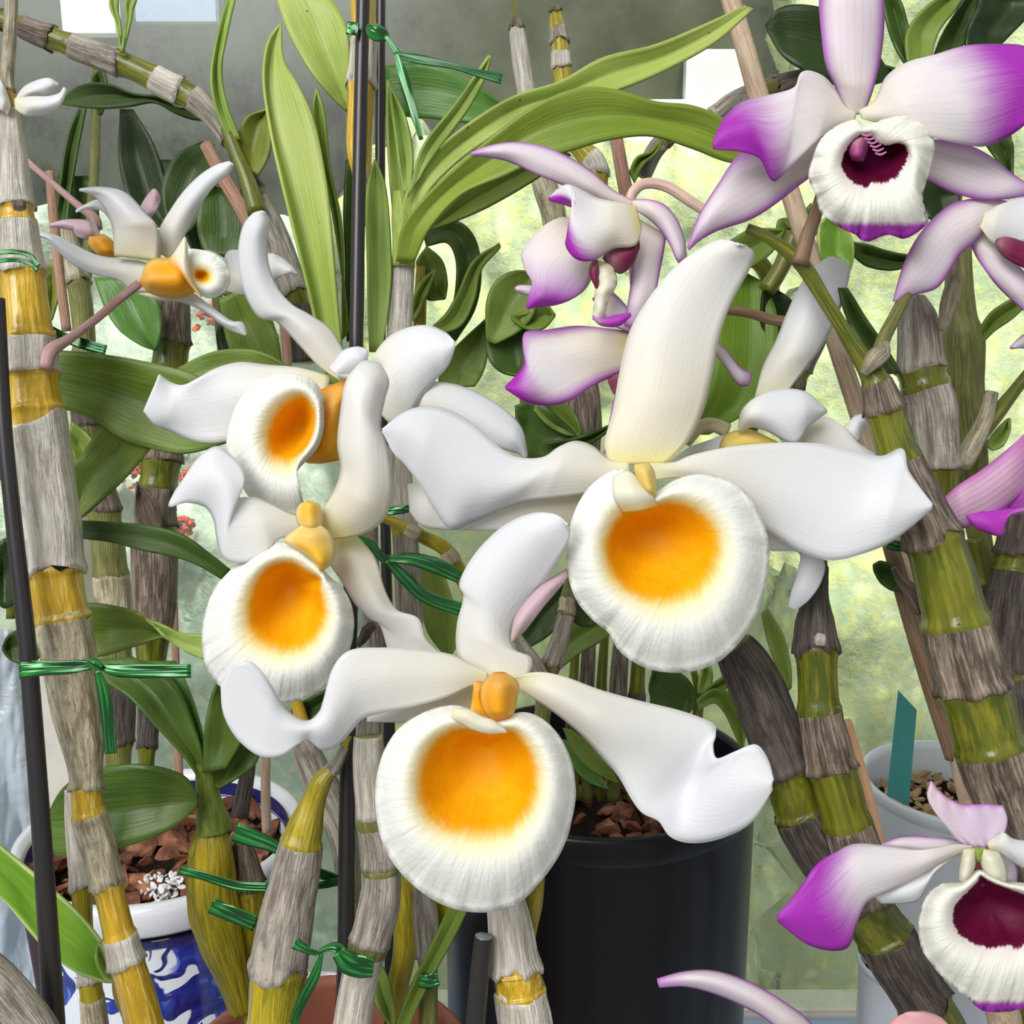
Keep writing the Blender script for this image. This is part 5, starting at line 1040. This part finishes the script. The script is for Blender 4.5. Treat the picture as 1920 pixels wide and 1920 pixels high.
pet(t, 'petal', D, [(1185, 622), (1135, 616), (1080, 612), (1020, 620), (984, 624), (980, 650), (984, 680), (968, 705), (947, 726)], [(1185, 680), (1165, 698), (1135, 712), (1105, 728), (1075, 748), (1045, 758), (1010, 758), (978, 748), (948, 728)], petal_mat('purple_margined_petal', tip=(176, 46, 186), t0=.6, t1=.92, edge=(184, 70, 196), e0=.6, base=(230, 224, 230)), (0, 0, -.3), .2, 0, .1)
pet(t, 'sepal', D + .3, [(1182, 600), (1170, 680), (1150, 760), (1132, 850)], [(1200, 600), (1192, 680), (1180, 760), (1160, 850)], LIL)
rails('lip', D + .1, [[(1140, 695), (1140, 715), (1150, 738)], [(1168, 690), (1166, 715), (1152, 740)]], MAR, t)
pet(t, 'sepal', D + .5, [(1330, 600), (1345, 640), (1362, 658), (1385, 688), (1408, 700)], [(1330, 640), (1345, 665), (1362, 688), (1385, 720), (1405, 722)], LIL)
tube('flower_stalk', [(1340, 580, 8), (1400, 586, 9), (1450, 600, 10), (1490, 604, 10)], M_BROWNST, t, D + 1)
D = 22
t = flower('purple edged orchid cut off by the right edge with a dark throat', 1880, 400, D)
pet(t, 'sepal', D, [(1890, 378), (1850, 372), (1815, 375), (1780, 386), (1740, 420), (1710, 462), (1690, 510), (1676, 565)], [(1880, 400), (1855, 425), (1825, 455), (1798, 478), (1778, 512), (1755, 540), (1715, 552), (1678, 566)], LIL, (0, -.1, 0), .2)
pet(t, 'sepal', D + .2, [(1812, 435), (1828, 475), (1850, 510), (1880, 545), (1935, 595)], [(1860, 420), (1885, 460), (1910, 500), (1935, 530), (1960, 590)], LIL, (0, 0, 0), .2)
pet(t, 'petal', D - .2, [(1845, 400), (1880, 382), (1930, 368), (1990, 380)], [(1836, 425), (1870, 460), (1930, 452), (1990, 440)], WHC)
rails('lip', D - .3, [[(1866, 455), (1880, 478), (1905, 495), (1950, 515)], [(1870, 448), (1890, 446), (1920, 455), (1960, 470)]], MAR, t, bulge=.1)
D = 23
t = flower('pink striped orchid at the right edge halfway up', 1850, 930, D)
pet(t, 'sepal', D, [(1945, 790), (1890, 842), (1840, 882), (1800, 908), (1765, 938)], [(1945, 900), (1900, 940), (1860, 968), (1820, 985), (1790, 994)], STR, (0, -.1, 0), .2)
pet(t, 'petal', D + .1, [(1955, 850), (1920, 865), (1890, 900), (1864, 945)], [(1955, 940), (1920, 955), (1890, 965), (1868, 960)], MAG)
pet(t, 'petal', D - .2, [(1960, 945), (1920, 952), (1870, 955), (1810, 966)], [(1960, 960), (1885, 968), (1878, 1004), (1830, 990)], MAG, nv=9)
pet(t, 'sepal', D + .4, [(1950, 618), (1925, 625), (1908, 638), (1894, 652)], [(1950, 650), (1930, 652), (1910, 652), (1895, 653)], LIL)
D = 20
t = flower('purple tipped orchid with wide maroon throat at the bottom right', 1835, 1595, D)
rails('sepal', D, [[(1745, 1463), (1766, 1488), (1802, 1508), (1842, 1508), (1880, 1510)], [(1742, 1505), (1775, 1540), (1815, 1550), (1855, 1552), (1888, 1540)], [(1800, 1582), (1820, 1588), (1840, 1590), (1858, 1590), (1874, 1588)]],
      petal_mat('lilac_hood', base=(230, 210, 232), root=(230, 210, 232), rootlen=.01, edge=(196, 110, 204), e0=.75), t, ruf=.05)
pet(t, 'petal', D - .1, [(1825, 1586), (1790, 1584), (1755, 1590), (1715, 1594), (1660, 1587), (1605, 1583), (1570, 1596), (1530, 1622), (1500, 1665), (1457, 1718)], [(1822, 1592), (1795, 1600), (1760, 1618), (1720, 1642), (1670, 1668), (1625, 1690), (1605, 1730), (1585, 1778), (1520, 1772), (1458, 1726)], PUR, (.1, -.1, -.4), .2, 0, .12)
pet(t, 'petal', D + .1, [(1800, 1600), (1770, 1612), (1740, 1632), (1690, 1656), (1640, 1680)], [(1790, 1605), (1742, 1645), (1732, 1670), (1712, 1690), (1650, 1692)], WHC)
pet(t, 'sepal', D + .5, [(1815, 1585), (1780, 1574), (1740, 1570), (1690, 1570), (1652, 1584)], [(1810, 1592), (1770, 1600), (1730, 1602), (1690, 1596), (1653, 1586)], LIL)
pet(t, 'petal', D - .1, [(1850, 1582), (1872, 1565), (1882, 1562), (1900, 1574), (1940, 1578), (1990, 1570)], [(1855, 1592), (1875, 1598), (1895, 1612), (1920, 1628), (1950, 1640), (1990, 1650)], WHC)
LP = lip('lip', D - .5, [(1838, 1632), (1822, 1640), (1800, 1655), (1762, 1660), (1736, 1685), (1723, 1730), (1730, 1780), (1758, 1820), (1788, 1850), (1818, 1872), (1840, 1893), (1872, 1896), (1920, 1888), (1965, 1855), (1990, 1790), (1982, 1705), (1935, 1662), (1885, 1655), (1855, 1642)],
    [(1838, 1640), (1830, 1652), (1815, 1668), (1798, 1684), (1787, 1702), (1784, 1724), (1792, 1746), (1808, 1762), (1832, 1772), (1858, 1778), (1884, 1774), (1910, 1776), (1936, 1764), (1956, 1744), (1962, 1718), (1948, 1694), (1922, 1675), (1886, 1662), (1856, 1650)],
    (1850, 1690), LIPP2, t, 1.0, .2, .3, .07, 17)
rails('column', D - .35, [[(1808, 1592), (1800, 1630), (1800, 1650)], [(1828, 1592), (1826, 1625), (1810, 1656)]], CREAM, t, bulge=.2)
rails('column', D - .35, [[(1838, 1592), (1842, 1625), (1860, 1652)], [(1872, 1598), (1884, 1625), (1886, 1652)]], CREAM, t, bulge=.2)
rails('throat', D - .2, [[(1822, 1595), (1828, 1630), (1815, 1662)], [(1842, 1595), (1842, 1630), (1862, 1660)]], MAR, LP)
rails('column_tip', D - .3, [[(1822, 1590), (1828, 1602), (1833, 1616)], [(1848, 1590), (1842, 1602), (1837, 1616)]], LG2, t, bulge=.15)
pet(t, 'sepal', D + .6, [(1870, 1600), (1882, 1630), (1888, 1660)], [(1890, 1600), (1905, 1630), (1905, 1660)], LIL)
D = 19
t = flower('long lilac petal reaching in over the black pot at the bottom edge', 1500, 1930, D)
pet(t, 'sepal', D, [(1560, 1990), (1520, 1920), (1470, 1880), (1410, 1845), (1345, 1823), (1290, 1822), (1232, 1836)], [(1510, 2010), (1480, 1950), (1440, 1912), (1400, 1888), (1340, 1862), (1285, 1848), (1236, 1850)], LIL, (0, -.3, -.3), .25)
pet(t, 'petal', D + .3, [(1655, 1990), (1662, 1930), (1690, 1902), (1730, 1898)], [(1800, 1990), (1790, 1940), (1765, 1910), (1734, 1898)], petal_mat('pink_petal', base=(232, 178, 184), root=(232, 178, 184)))
# hanging petal behind the dark ribbon
